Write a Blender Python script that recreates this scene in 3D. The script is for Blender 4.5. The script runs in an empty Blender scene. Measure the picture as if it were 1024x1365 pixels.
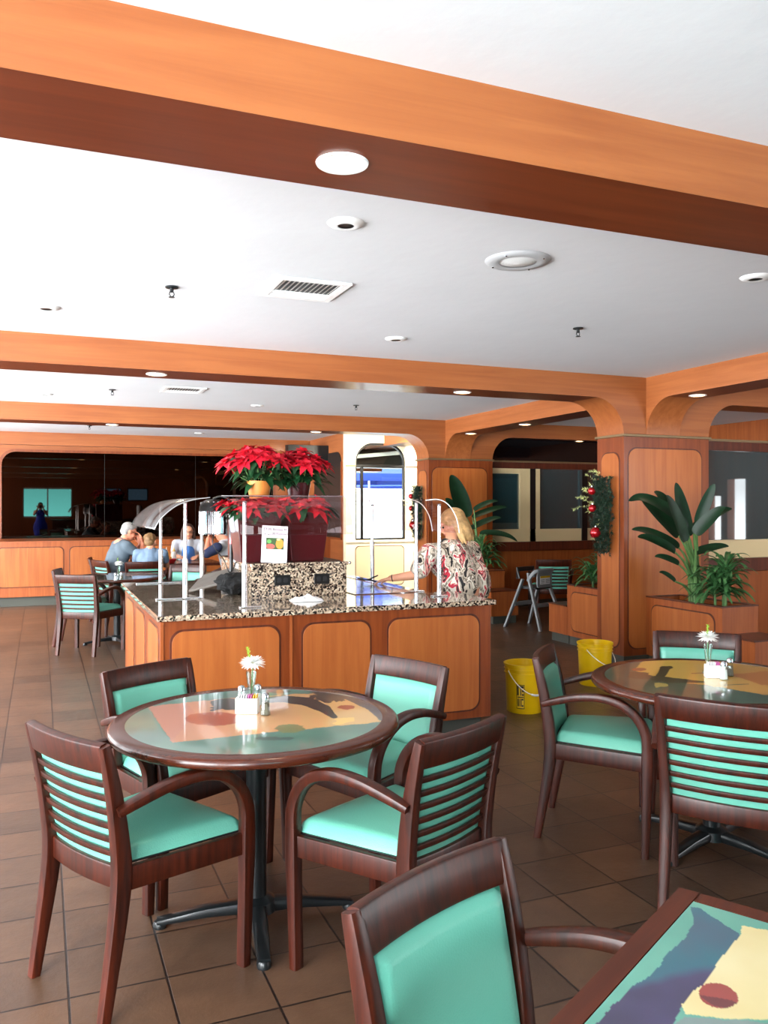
import bpy, bmesh, math, random
import numpy as np
from mathutils import Vector, Matrix, noise
random.seed(7)
sc = bpy.context.scene
COL = sc.collection
PI = math.pi

# ------------------------------------------------------------------ camera geometry
F = 1108.0; HZ = 675.0; H = 1.54
YAW = math.atan(458/1108.0)
SA, CA = math.sin(YAW), math.cos(YAW)
def at_z(px, py, z):            # a point of the photograph on the level z
    d = (z-H)/((HZ-py)/F)
    u = (px-512)/F
    return Vector((d*(SA+u*CA), d*(CA-u*SA), z))
def at_y(px, py, Y):            # a point of the photograph on the plane y = Y
    u = (px-512)/F
    d = Y/(CA-u*SA)
    return Vector((d*(SA+u*CA), Y, H+(HZ-py)/F*d))
def at_x(px, py, X):
    u = (px-512)/F
    d = X/(SA+u*CA)
    return Vector((X, d*(CA-u*SA), H+(HZ-py)/F*d))
def at_d(px, py, d):
    u = (px-512)/F
    return Vector((d*(SA+u*CA), d*(CA-u*SA), H+(HZ-py)/F*d))
def to_px(p):
    d = p[0]*SA+p[1]*CA; r = p[0]*CA-p[1]*SA
    return 512+F*r/d, HZ-F*(p[2]-H)/d

# ------------------------------------------------------------------ materials
def srgb(c):
    def f(v):
        v /= 255.0
        return v/12.92 if v <= .04045 else ((v+.055)/1.055)**2.4
    return (f(c[0]), f(c[1]), f(c[2]), 1)
MATS = {}
def newmat(name):
    m = bpy.data.materials.new(name); m.use_nodes = True
    nt = m.node_tree; b = nt.nodes['Principled BSDF']
    MATS[name] = m
    return m, nt, b
def plain(name, col, rough=.5, metal=0, coat=0, spec=.5, bump=0, bscale=60, emis=None, estr=0, trans=0, ior=1.45, alpha=1, sheen=0, vary=.0, vscale=8):
    m, nt, b = newmat(name)
    b.inputs['Base Color'].default_value = srgb(col)
    b.inputs['Roughness'].default_value = rough
    b.inputs['Metallic'].default_value = metal
    b.inputs['Coat Weight'].default_value = coat
    b.inputs['Coat Roughness'].default_value = .08
    b.inputs['Specular IOR Level'].default_value = spec
    b.inputs['Transmission Weight'].default_value = trans
    b.inputs['IOR'].default_value = ior
    b.inputs['Alpha'].default_value = alpha
    b.inputs['Sheen Weight'].default_value = sheen
    if emis:
        b.inputs['Emission Color'].default_value = srgb(emis)
        b.inputs['Emission Strength'].default_value = estr
    tc = nt.nodes.new('ShaderNodeTexCoord')
    if vary:
        n = nt.nodes.new('ShaderNodeTexNoise'); n.inputs['Scale'].default_value = vscale; n.inputs['Detail'].default_value = 5
        nt.links.new(tc.outputs['Object'], n.inputs['Vector'])
        r = nt.nodes.new('ShaderNodeValToRGB')
        c = srgb(col)
        r.color_ramp.elements[0].position = .3; r.color_ramp.elements[1].position = .7
        r.color_ramp.elements[0].color = (c[0]*(1-vary), c[1]*(1-vary), c[2]*(1-vary), 1)
        r.color_ramp.elements[1].color = (min(1, c[0]*(1+vary)), min(1, c[1]*(1+vary)), min(1, c[2]*(1+vary)), 1)
        nt.links.new(n.outputs['Fac'], r.inputs['Fac']); nt.links.new(r.outputs['Color'], b.inputs['Base Color'])
    if bump:
        n = nt.nodes.new('ShaderNodeTexNoise'); n.inputs['Scale'].default_value = bscale; n.inputs['Detail'].default_value = 4
        nt.links.new(tc.outputs['Object'], n.inputs['Vector'])
        bp = nt.nodes.new('ShaderNodeBump'); bp.inputs['Strength'].default_value = bump; bp.inputs['Distance'].default_value = .01
        nt.links.new(n.outputs['Fac'], bp.inputs['Height']); nt.links.new(bp.outputs['Normal'], b.inputs['Normal'])
    return m
def wood(name, c1, c2, axis='z', rough=.35, coat=.2, scale=1.0, contrast=.5, world=True):
    m, nt, b = newmat(name)
    tc = nt.nodes.new('ShaderNodeTexCoord')
    mp = nt.nodes.new('ShaderNodeMapping')
    s = {'x': (1.2, 22, 22), 'y': (22, 1.2, 22), 'z': (22, 22, 1.2)}[axis]
    mp.inputs['Scale'].default_value = tuple(v*scale for v in s)
    nt.links.new(tc.outputs['Object'], mp.inputs['Vector'])
    n = nt.nodes.new('ShaderNodeTexNoise'); n.inputs['Scale'].default_value = 1.0; n.inputs['Detail'].default_value = 6
    n.inputs['Roughness'].default_value = .6; n.inputs['Distortion'].default_value = .5
    nt.links.new(mp.outputs['Vector'], n.inputs['Vector'])
    n2 = nt.nodes.new('ShaderNodeTexNoise'); n2.inputs['Scale'].default_value = 1.1; n2.inputs['Detail'].default_value = 2
    nt.links.new(tc.outputs['Object'], n2.inputs['Vector'])
    mx = nt.nodes.new('ShaderNodeMath'); mx.operation = 'MULTIPLY_ADD'; mx.inputs[1].default_value = .35
    nt.links.new(n2.outputs['Fac'], mx.inputs[0]); nt.links.new(n.outputs['Fac'], mx.inputs[2])
    r = nt.nodes.new('ShaderNodeValToRGB')
    r.color_ramp.elements[0].position = .67-.5*contrast*.6; r.color_ramp.elements[1].position = .67+.5*contrast*.6
    r.color_ramp.elements[0].color = srgb(c1); r.color_ramp.elements[1].color = srgb(c2)
    nt.links.new(mx.outputs[0], r.inputs['Fac']); nt.links.new(r.outputs['Color'], b.inputs['Base Color'])
    b.inputs['Roughness'].default_value = rough
    b.inputs['Coat Weight'].default_value = coat; b.inputs['Coat Roughness'].default_value = .15; b.inputs['Specular IOR Level'].default_value = .35
    return m
def vcol(name, rough=.3, coat=0.0, spec=.5):
    m, nt, b = newmat(name)
    a = nt.nodes.new('ShaderNodeVertexColor'); a.layer_name = 'Col'
    nt.links.new(a.outputs['Color'], b.inputs['Base Color'])
    b.inputs['Roughness'].default_value = rough; b.inputs['Coat Weight'].default_value = coat; b.inputs['Coat Roughness'].default_value = .04
    b.inputs['Specular IOR Level'].default_value = spec
    return m
def clearglass(name, tint=(255, 255, 255), refl=.06, rough=.02, fres=.28):
    m, nt, b = newmat(name)
    nt.nodes.remove(b)
    out = nt.nodes['Material Output']
    tr = nt.nodes.new('ShaderNodeBsdfTransparent'); tr.inputs['Color'].default_value = srgb(tint)
    gl = nt.nodes.new('ShaderNodeBsdfGlossy'); gl.inputs['Roughness'].default_value = rough
    fr = nt.nodes.new('ShaderNodeLayerWeight'); fr.inputs['Blend'].default_value = .35
    ma = nt.nodes.new('ShaderNodeMath'); ma.operation = 'MULTIPLY_ADD'; ma.inputs[1].default_value = fres; ma.inputs[2].default_value = refl
    nt.links.new(fr.outputs['Fresnel'], ma.inputs[0])
    mx = nt.nodes.new('ShaderNodeMixShader')
    nt.links.new(ma.outputs[0], mx.inputs['Fac']); nt.links.new(tr.outputs[0], mx.inputs[1]); nt.links.new(gl.outputs[0], mx.inputs[2])
    nt.links.new(mx.outputs[0], out.inputs['Surface'])
    return m

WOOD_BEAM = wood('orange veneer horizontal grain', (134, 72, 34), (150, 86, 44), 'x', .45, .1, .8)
WOOD_LONG = wood('orange veneer lengthwise grain', (138, 76, 36), (156, 90, 48), 'y', .45, .1, .8)
WOOD_V = wood('orange veneer upright grain', (134, 66, 27), (154, 82, 38), 'z', .4, .15)
WOOD_FRAME = wood('reddish veneer frame', (106, 46, 16), (130, 62, 24), 'z', .35, .2)
WOOD_PANEL = wood('light veneer panel', (150, 80, 36), (168, 96, 46), 'z', .35, .2, .7)
WOOD_DARKRED = wood('dark red stained panel', (66, 28, 18), (90, 40, 24), 'z', .35, .2)
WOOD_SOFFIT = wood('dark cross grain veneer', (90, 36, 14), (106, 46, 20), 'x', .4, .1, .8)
MAHOG = wood('mahogany stained chair wood', (18, 5, 2), (74, 25, 9), 'z', .36, .05, 2.2, .8)
MAHOG_TOP = wood('mahogany stained table rim', (46, 17, 9), (84, 36, 18), 'x', .25, .3, 1.5, .8)
MAHOG_SQ = wood('brown table border', (70, 28, 13), (86, 36, 17), 'x', .4, .1, 1.5)
PLASTER = plain('white ceiling plaster', (211, 213, 216), .8, bump=.25, bscale=9, vary=.02, vscale=2)
WHITEWALL = plain('cream painted wall', (250, 236, 200), .6)
KICK = plain('grey green kick board', (62, 64, 58), .5)
MINT = plain('mint green vinyl', (98, 170, 150), .38, bump=.12, bscale=220, vary=.04, vscale=6)
BLACKMETAL = plain('black cast iron', (24, 28, 30), .35, metal=.3, coat=.3)
BLACKPL = plain('black plastic', (16, 16, 17), .35)
DARKGREY = plain('dark grey board', (92, 86, 80), .6, vary=.15, vscale=14)
ALU = plain('brushed aluminium', (225, 228, 232), .25, metal=.9)
WHITEMET = plain('white enamel metal', (235, 236, 235), .4)
BRASSLINE = plain('pale metal bead', (120, 100, 72), .4, metal=.4)
STEEL = plain('polished steel', (190, 195, 200), .12, metal=1)
YELLOW = plain('yellow plastic', (232, 190, 8), .35, coat=.2, vary=.03)
WHITEPL = plain('white plastic', (238, 236, 230), .4)
PAPER = plain('white paper', (246, 247, 250), .7)
RED = plain('poinsettia red bract', (206, 22, 44), .5, vary=.25, vscale=14)
GREENLEAF = plain('dark green leaf', (22, 62, 32), .45, vary=.3, vscale=12)
BIRDLEAF = plain('glossy banana like leaf', (12, 40, 20), .45, spec=.3, vary=.3, vscale=10)
STEMG = plain('green stem', (84, 118, 66), .5, vary=.2, vscale=10)
DRACLEAF = plain('mid green strap leaf', (60, 104, 58), .4, vary=.35, vscale=9)
PINE = plain('pine needle', (16, 40, 22), .6, vary=.35, vscale=12)
PINELIGHT = plain('pale frosted needle', (196, 200, 130), .6, vary=.2)
REDPOT = plain('dark red glazed pot', (62, 8, 14), .3, coat=.3)
ORANGEPOT = plain('orange wrapped pot', (214, 130, 58), .4)
REDBALL = plain('red metallic bauble', (190, 20, 30), .15, metal=.6, coat=.6)
SOIL = plain('dark potting soil', (30, 20, 14), .9, bump=.5, bscale=80)
PETAL = plain('white petal', (250, 250, 246), .6)
YELLOWC = plain('yellow flower centre', (222, 200, 70), .6)
LIMEG = plain('lime green sprig', (146, 186, 62), .5)
CLEAR = clearglass('clear glass', (240, 248, 246), .05)
SNEEZE = clearglass('curved clear acrylic', (240, 232, 234), .012, fres=.10)
PANE = clearglass('window pane', (245, 250, 250), .03)
SMOKE = clearglass('smoky acrylic', (206, 202, 200), .22, .22)
MIRROR = plain('bronze tinted mirror', (56, 50, 46), .015, metal=1)
DARKGLASS = plain('dark tinted glass', (36, 62, 66), .03, spec=.8, ior=1.7)
BLACKGLASS = plain('black transom glass', (6, 6, 8), .04, spec=.5)
BEIGE = plain('beige painted window frame', (206, 184, 140), .5)
BLACKPOST = plain('black post', (14, 13, 14), .4)
SKINM = plain('light skin', (216, 154, 122), .5, vary=.05)
SKINR = plain('ruddy skin', (206, 132, 104), .5, vary=.05)
HAIRG = plain('grey white hair', (142, 140, 138), .7, bump=.6, bscale=70, vary=.15, vscale=40)
HAIRB = plain('blond brown hair', (112, 82, 48), .6, bump=.6, bscale=70, vary=.25, vscale=40)
HAIRD = plain('dark brown hair', (62, 36, 26), .5, bump=.6, bscale=70, vary=.25, vscale=40)
HAIRL = plain('honey blond hair', (196, 158, 104), .55, bump=.6, bscale=60, vary=.3, vscale=30)
SHGREY = plain('heather grey shirt', (78, 90, 100), .8, bump=.2, bscale=30)
SHBLUE = plain('pale blue shirt', (100, 120, 142), .8, bump=.2, bscale=30)
SHNAVY = plain('navy shirt', (28, 36, 66), .8, bump=.2, bscale=30)
SHWHITE = plain('white shirt', (176, 178, 184), .8, bump=.2, bscale=30)
DRESSBLUE = plain('royal blue dress', (30, 50, 190), .7)
TROUS = plain('dark trousers', (34, 38, 48), .8)
KHAKI = plain('tan trousers', (150, 124, 92), .8)
EYEM = plain('dark eye', (30, 22, 20), .3)
LIPM = plain('lip', (176, 86, 80), .5)
FRAMEM = plain('dark spectacle frame', (30, 20, 20), .3)
BLUECAN = plain('blue umbrella canvas', (0, 40, 120), .7)
PATIO = plain('pale patio concrete', (226, 226, 224), .8)
LAMPGLOW = plain('glowing lamp lens', (255, 240, 214), .5, emis=(255, 204, 130), estr=9)
SCREENM = plain('lit television picture', (80, 120, 160), .4, emis=(120, 170, 210), estr=1.2)
BASKET = plain('red plastic basket', (206, 40, 44), .4)
SAUCEY = plain('yellow mustard bottle', (226, 190, 90), .4)
PINKP = plain('pink paper packet', (226, 120, 190), .6)
YELP = plain('yellow paper packet', (236, 190, 70), .6)
CLOTH = plain('white cloth', (240, 240, 240), .8, bump=.4, bscale=25)
SPEAKERM = plain('light grey speaker rim', (176, 178, 180), .5)
GREYPL = plain('grey moulded plastic', (128, 130, 132), .5)
COUNTERTOP_REAR = plain('bar top', (70, 60, 54), .2)
PEPPER = plain('ground pepper', (120, 110, 96), .9)

def granite():
    m, nt, b = newmat('speckled granite')
    tc = nt.nodes.new('ShaderNodeTexCoord')
    v = nt.nodes.new('ShaderNodeTexVoronoi'); v.inputs['Scale'].default_value = 95
    nt.links.new(tc.outputs['Object'], v.inputs['Vector'])
    sep = nt.nodes.new('ShaderNodeSeparateColor'); nt.links.new(v.outputs['Color'], sep.inputs['Color'])
    r = nt.nodes.new('ShaderNodeValToRGB'); r.color_ramp.interpolation = 'CONSTANT'
    e = r.color_ramp.elements
    e[0].position = 0; e[0].color = srgb((30, 26, 24))
    e[1].position = .3; e[1].color = srgb((96, 84, 74))
    for p, c in ((.45, (150, 130, 112)), (.65, (166, 146, 124)), (.85, (190, 174, 152))):
        q = e.new(p); q.color = srgb(c)
    nt.links.new(sep.outputs[0], r.inputs['Fac']); nt.links.new(r.outputs['Color'], b.inputs['Base Color'])
    b.inputs['Roughness'].default_value = .08; b.inputs['Coat Weight'].default_value = .5; b.inputs['Coat Roughness'].default_value = .02
    return m
GRANITE = granite()

def floor_mat():
    m, nt, b = newmat('brown slate tile')
    tc = nt.nodes.new('ShaderNodeTexCoord')
    br = nt.nodes.new('ShaderNodeTexBrick')
    br.offset = 0; br.squash = 1
    br.inputs['Scale'].default_value = 1
    br.inputs['Brick Width'].default_value = .3; br.inputs['Row Height'].default_value = .3
    br.inputs['Mortar Size'].default_value = .0045; br.inputs['Mortar Smooth'].default_value = .3
    br.inputs['Color1'].default_value = srgb((94, 69, 52)); br.inputs['Color2'].default_value = srgb((72, 54, 42))
    br.inputs['Mortar'].default_value = srgb((26, 18, 15))
    mp = nt.nodes.new('ShaderNodeMapping'); mp.inputs['Location'].default_value = (-.082, -.082, 0)
    nt.links.new(tc.outputs['Object'], mp.inputs['Vector']); nt.links.new(mp.outputs['Vector'], br.inputs['Vector'])
    n = nt.nodes.new('ShaderNodeTexNoise'); n.inputs['Scale'].default_value = 3.5; n.inputs['Detail'].default_value = 8; n.inputs['Roughness'].default_value = .7
    nt.links.new(tc.outputs['Object'], n.inputs['Vector'])
    r = nt.nodes.new('ShaderNodeValToRGB'); r.color_ramp.elements[0].position = .3; r.color_ramp.elements[1].position = .7
    r.color_ramp.elements[0].color = (.62, .6, .6, 1); r.color_ramp.elements[1].color = (1.1, 1.08, 1.05, 1)
    nt.links.new(n.outputs['Fac'], r.inputs['Fac'])
    mx = nt.nodes.new('ShaderNodeMix'); mx.data_type = 'RGBA'; mx.blend_type = 'MULTIPLY'; mx.inputs[0].default_value = 1
    nt.links.new(br.outputs['Color'], mx.inputs[6]); nt.links.new(r.outputs['Color'], mx.inputs[7])
    nt.links.new(mx.outputs[2], b.inputs['Base Color'])
    n3 = nt.nodes.new('ShaderNodeTexNoise'); n3.inputs['Scale'].default_value = 14; n3.inputs['Detail'].default_value = 8; n3.inputs['Roughness'].default_value = .65
    nt.links.new(tc.outputs['Object'], n3.inputs['Vector'])
    sub = nt.nodes.new('ShaderNodeMath'); sub.operation = 'SUBTRACT'
    nt.links.new(n3.outputs['Fac'], sub.inputs[0]); nt.links.new(br.outputs['Fac'], sub.inputs[1])
    bp = nt.nodes.new('ShaderNodeBump'); bp.inputs['Strength'].default_value = .35; bp.inputs['Distance'].default_value = .006
    nt.links.new(sub.outputs[0], bp.inputs['Height']); nt.links.new(bp.outputs['Normal'], b.inputs['Normal'])
    b.inputs['Roughness'].default_value = .36
    b.inputs['Specular IOR Level'].default_value = .5
    return m
FLOORM = floor_mat()

def floral():
    m, nt, b = newmat('floral print blouse')
    tc = nt.nodes.new('ShaderNodeTexCoord')
    n = nt.nodes.new('ShaderNodeTexNoise'); n.inputs['Scale'].default_value = 14; n.inputs['Detail'].default_value = 3; n.inputs['Distortion'].default_value = .8
    mp = nt.nodes.new('ShaderNodeMapping'); mp.inputs['Scale'].default_value = (1, 1, .45)
    nt.links.new(tc.outputs['Object'], mp.inputs['Vector']); nt.links.new(mp.outputs['Vector'], n.inputs['Vector'])
    r = nt.nodes.new('ShaderNodeValToRGB'); r.color_ramp.interpolation = 'CONSTANT'
    e = r.color_ramp.elements
    e[0].position = 0; e[0].color = srgb((30, 24, 24))
    e[1].position = .40; e[1].color = srgb((206, 190, 170))
    for p, c in ((.46, (120, 106, 92)), (.50, (232, 222, 206)), (.56, (200, 40, 62)), (.60, (60, 50, 46)), (.64, (222, 150, 140))):
        q = e.new(p); q.color = srgb(c)
    nt.links.new(n.outputs['Fac'], r.inputs['Fac']); nt.links.new(r.outputs['Color'], b.inputs['Base Color'])
    b.inputs['Roughness'].default_value = .7
    return m
FLORAL = floral()

# ------------------------------------------------------------------ mesh building
class MB:
    def __init__(s): s.v = []; s.f = []; s.m = []; s.mi = 0
    def add(s, vs, fs):
        o = len(s.v); s.v += [tuple(p) for p in vs]; s.f += [tuple(i+o for i in f) for f in fs]; s.m += [s.mi]*len(fs)
        return s
    def box(s, x0, x1, y0, y1, z0, z1, M=None):
        vs = [Vector(p) for p in ((x0, y0, z0), (x1, y0, z0), (x1, y1, z0), (x0, y1, z0), (x0, y0, z1), (x1, y0, z1), (x1, y1, z1), (x0, y1, z1))]
        if M: vs = [M @ p for p in vs]
        return s.add(vs, [(3, 2, 1, 0), (4, 5, 6, 7), (0, 1, 5, 4), (1, 2, 6, 5), (2, 3, 7, 6), (3, 0, 4, 7)])
    def prism(s, pts, a, b, axis='y', M=None, inset=0):
        # pts: 2D outline; extruded along axis from a to b
        def mk(p, t):
            q = {'y': (p[0], t, p[1]), 'x': (t, p[0], p[1]), 'z': (p[0], p[1], t)}[axis]
            q = Vector(q); return M @ q if M else q
        n = len(pts)
        vs = [mk(p, a) for p in pts]+[mk(p, b) for p in pts]
        fs = [tuple(range(n)), tuple(range(2*n-1, n-1, -1))]
        for i in range(n):
            j = (i+1) % n; fs.append((i, i+n, j+n, j))
        return s.add(vs, fs)
    def lathe(s, prof, n=32, M=None, cap=True, sx=1, sy=1):
        vs = []; fs = []
        for r, z in prof:
            for k in range(n):
                a = 2*PI*k/n; p = Vector((r*math.cos(a)*sx, r*math.sin(a)*sy, z)); vs.append(M @ p if M else p)
        for i in range(len(prof)-1):
            for k in range(n):
                l = (k+1) % n; fs.append((i*n+k, i*n+l, (i+1)*n+l, (i+1)*n+k))
        if cap:
            fs.append(tuple(range(n-1, -1, -1))); fs.append(tuple((len(prof)-1)*n+k for k in range(n)))
        return s.add(vs, fs)
    def ell(s, c, r, M=None, nu=20, nv=12):
        c = Vector(c); vs = []; fs = []
        R = M or Matrix.Identity(3)
        for i in range(nv+1):
            t = PI*i/nv
            for k in range(nu):
                a = 2*PI*k/nu
                vs.append(c+R @ Vector((r[0]*math.sin(t)*math.cos(a), r[1]*math.sin(t)*math.sin(a), r[2]*math.cos(t))))
        for i in range(nv):
            for k in range(nu):
                l = (k+1) % nu; fs.append((i*nu+k, (i+1)*nu+k, (i+1)*nu+l, i*nu+l))
        return s.add(vs, fs)
    def tube(s, path, rad, n=10, cap=True):
        path = [Vector(p) for p in path]
        if not hasattr(rad, '__len__'): rad = [rad]*len(path)
        up = Vector((0, 0, 1)); vs = []; fs = []
        prev = None
        for i, p in enumerate(path):
            t = (path[min(i+1, len(path)-1)]-path[max(i-1, 0)]).normalized()
            if prev is None:
                a = up if abs(t.z) < .9 else Vector((1, 0, 0)); sd = t.cross(a).normalized()
            else:
                sd = (prev-t*prev.dot(t)).normalized()
            prev = sd; nn = t.cross(sd)
            for k in range(n):
                a = 2*PI*k/n; vs.append(p+(sd*math.cos(a)+nn*math.sin(a))*rad[i])
        for i in range(len(path)-1):
            for k in range(n):
                l = (k+1) % n; fs.append((i*n+k, (i+1)*n+k, (i+1)*n+l, i*n+l))
        if cap:
            fs.append(tuple(range(n))); fs.append(tuple((len(path)-1)*n+k for k in range(n-1, -1, -1)))
        return s.add(vs, fs)
    def sweep(s, path, w, h, side, r=.25, cap=True):
        # rounded rectangle section (w along side, h across) swept along path
        path = [Vector(p) for p in path]; m = len(path)
        if not hasattr(w, '__len__'): w = [w]*m
        if not hasattr(h, '__len__'): h = [h]*m
        side = Vector(side).normalized(); vs = []; fs = []
        sec = []
        for (cx, cy, a0) in ((1, 1, 0), (-1, 1, 90), (-1, -1, 180), (1, -1, 270)):
            for a in (0, 45, 90):
                t = math.radians(a0+a); sec.append((cx, cy, math.cos(t), math.sin(t)))
        n = len(sec)
        for i, p in enumerate(path):
            t = (path[min(i+1, m-1)]-path[max(i-1, 0)]).normalized()
            sd = (side-t*side.dot(t)).normalized(); nn = t.cross(sd)
            rr = min(w[i], h[i])*r
            for cx, cy, a, b in sec:
                vs.append(p+sd*(cx*(w[i]/2-rr)+a*rr)+nn*(cy*(h[i]/2-rr)+b*rr))
        for i in range(m-1):
            for k in range(n):
                l = (k+1) % n; fs.append((i*n+k, i*n+l, (i+1)*n+l, (i+1)*n+k))
        if cap:
            fs.append(tuple(range(n-1, -1, -1))); fs.append(tuple((m-1)*n+k for k in range(n)))
        return s.add(vs, fs)
    def grid(s, fn, nu, nv):
        vs = [fn(i/nu, j/nv) for i in range(nu+1) for j in range(nv+1)]
        fs = [(i*(nv+1)+j, (i+1)*(nv+1)+j, (i+1)*(nv+1)+j+1, i*(nv+1)+j+1) for i in range(nu) for j in range(nv)]
        return s.add(vs, fs)
    def build(s, name, mats, parent=None, smooth=40, recalc=True, solid=0, bevel=0):
        me = bpy.data.meshes.new(name)
        me.from_pydata(s.v, [], s.f)
        if not isinstance(mats, (list, tuple)): mats = [mats]
        for m in mats: me.materials.append(m)
        me.polygons.foreach_set('material_index', s.m)
        if recalc:
            bm = bmesh.new(); bm.from_mesh(me); bmesh.ops.recalc_face_normals(bm, faces=bm.faces); bm.to_mesh(me); bm.free()
        if smooth:
            me.polygons.foreach_set('use_smooth', [True]*len(me.polygons)); me.set_sharp_from_angle(angle=math.radians(smooth))
        me.update()
        o = bpy.data.objects.new(name, me); COL.objects.link(o)
        if parent: o.parent = parent
        if solid:
            md = o.modifiers.new('thickness', 'SOLIDIFY'); md.thickness = solid; md.offset = 0
        if bevel:
            md = o.modifiers.new('bevel', 'BEVEL'); md.width = bevel; md.segments = 2; md.limit_method = 'ANGLE'
        return o

def catmull(pts, k=6):
    pts = [Vector(p) for p in pts]; out = []
    for i in range(len(pts)-1):
        p0 = pts[max(i-1, 0)]; p1 = pts[i]; p2 = pts[i+1]; p3 = pts[min(i+2, len(pts)-1)]
        for j in range(k):
            t = j/k
            out.append(.5*((2*p1)+(-p0+p2)*t+(2*p0-5*p1+4*p2-p3)*t*t+(-p0+3*p1-3*p2+p3)*t**3))
    out.append(pts[-1]); return out
def lerpl(vals, k=6):
    out = []
    for i in range(len(vals)-1):
        for j in range(k): out.append(vals[i]+(vals[i+1]-vals[i])*j/k)
    out.append(vals[-1]); return out
def rrect(x0, x1, z0, z1, r, n=6, corners=(1, 1, 1, 1)):
    # corners: bl, br, tr, tl
    pts = []
    for (cx, cz, a0, on) in ((x0, z0, 180, corners[0]), (x1, z0, 270, corners[1]), (x1, z1, 0, corners[2]), (x0, z1, 90, corners[3])):
        if not on: pts.append((cx, cz)); continue
        ox = cx+r if a0 in (180, 90) else cx-r; oz = cz+r if a0 in (180, 270) else cz-r
        for i in range(n+1):
            a = math.radians(a0+90*i/n); pts.append((ox+r*math.cos(a), oz+r*math.sin(a)))
    return pts

def empty(name, loc, rz, label, cat, group=None):
    o = bpy.data.objects.new(name, None); COL.objects.link(o)
    o.location = loc; o.rotation_euler = (0, 0, rz); o.empty_display_size = .1
    return tag(o, label, cat, group)
def tag(o, label, cat, group=None, kind=None):
    o['label'] = label; o['category'] = cat
    if group: o['group'] = group
    if kind: o['kind'] = kind
    return o
def struct(o, label=None):
    o['kind'] = 'structure'
    if label: o['label'] = label
    return o
def kids(o): return [c for c in bpy.data.objects if c.parent == o]
def dup(root, loc, rz, label, group=None, k=None):
    r = root.copy(); COL.objects.link(r); r.location = loc; r.rotation_euler = (0, 0, rz)
    r['label'] = label
    if group: r['group'] = group
    def rec(src, dst):
        for ch in kids(src):
            c = ch.copy(); COL.objects.link(c); c.parent = dst; rec(ch, c)
    rec(root, r)
    if k: r.scale = (k, k, k)
    return r
def baked(o, name=None):
    # replace an object with modifiers by its evaluated mesh
    dg = bpy.context.evaluated_depsgraph_get(); dg.update()
    ev = o.evaluated_get(dg)
    me = bpy.data.meshes.new_from_object(ev)
    o.modifiers.clear(); old = o.data; o.data = me
    return o
# ------------------------------------------------------------------ the room
ZC, ZB, ZM = 2.79, 2.575, 2.225          # ceiling, beam soffit, moulding
PER = 4.335
YB = [2.156+PER*i for i in range(-1, 4)]   # front faces of the cross beams
BW = .41
XL, XR = 5.174, 6.225                      # column sides
YREAR, XLEFT, XRIGHT, YBACK = -3.2, -3.2, 9.6, 15.2

m = MB(); m.box(XLEFT-.1, XRIGHT+.1, YREAR-.1, YBACK+.4, -.05, 0)
struct(m.build('floor', FLOORM, smooth=0))
m = MB(); m.box(XLEFT-.1, XRIGHT+.1, YREAR-.1, YBACK+.4, ZC, ZC+.15)
struct(m.build('ceiling', PLASTER, smooth=0))

def arc(cx, cz, r, a0, a1, n=12):
    return [(cx+r*math.cos(math.radians(a0+(a1-a0)*i/n)), cz+r*math.sin(math.radians(a0+(a1-a0)*i/n))) for i in range(n+1)]
R = ZB-ZM
def ngon_build(m, *a, **k): return m.build(*a, **k)
for i, y in enumerate(YB):
    e = 0.001*i
    outline = [(XLEFT, ZC), (XLEFT, ZB), (XL-R, ZB)]+arc(XL-R, ZM, R, 90, 0)+[(XL, ZM), (XR, ZM)]+arc(XR+R, ZM, R, 180, 90)+[(XRIGHT, ZB), (XRIGHT, ZC)]
    m = MB(); m.prism(outline, y, y+BW)
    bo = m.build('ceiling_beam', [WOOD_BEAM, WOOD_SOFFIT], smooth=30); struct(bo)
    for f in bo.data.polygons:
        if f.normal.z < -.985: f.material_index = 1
# lengthwise beams between the cross beams
for i in range(len(YB)-1):
    a, b = YB[i]+BW+.0005, YB[i+1]-.0005
    outline = [(a, ZC), (a, ZM)]+arc(a+R, ZM, R, 180, 90)+arc(b-R, ZM, R, 90, 0)+[(b, ZC)]
    m = MB(); m.prism(outline, 5.44, 5.85, 'x')
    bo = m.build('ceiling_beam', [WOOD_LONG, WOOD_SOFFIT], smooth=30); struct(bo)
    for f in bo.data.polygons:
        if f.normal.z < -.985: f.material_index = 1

def inset_panel(name, outline, plane, axis, out, mat=WOOD_PANEL, groove=.012):
    # a routed panel: a thin dark groove line and a lighter veneer panel standing a few millimetres proud
    cx = sum(p[0] for p in outline)/len(outline); cz = sum(p[1] for p in outline)/len(outline)
    big = []
    xs = [p[0] for p in outline]; zs = [p[1] for p in outline]
    sx = (max(xs)-min(xs)+2*groove)/(max(xs)-min(xs)); sz = (max(zs)-min(zs)+2*groove)/(max(zs)-min(zs))
    mx, mz = (max(xs)+min(xs))/2, (max(zs)+min(zs))/2
    big = [(mx+(p[0]-mx)*sx, mz+(p[1]-mz)*sz) for p in outline]
    m = MB(); m.prism(big, plane, plane+out*.0025, axis); m.mi = 1; m.prism(outline, plane, plane+out*.007, axis)
    return m.build(name, [WOOD_DARKRED, mat], smooth=0, bevel=.002)

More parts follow.
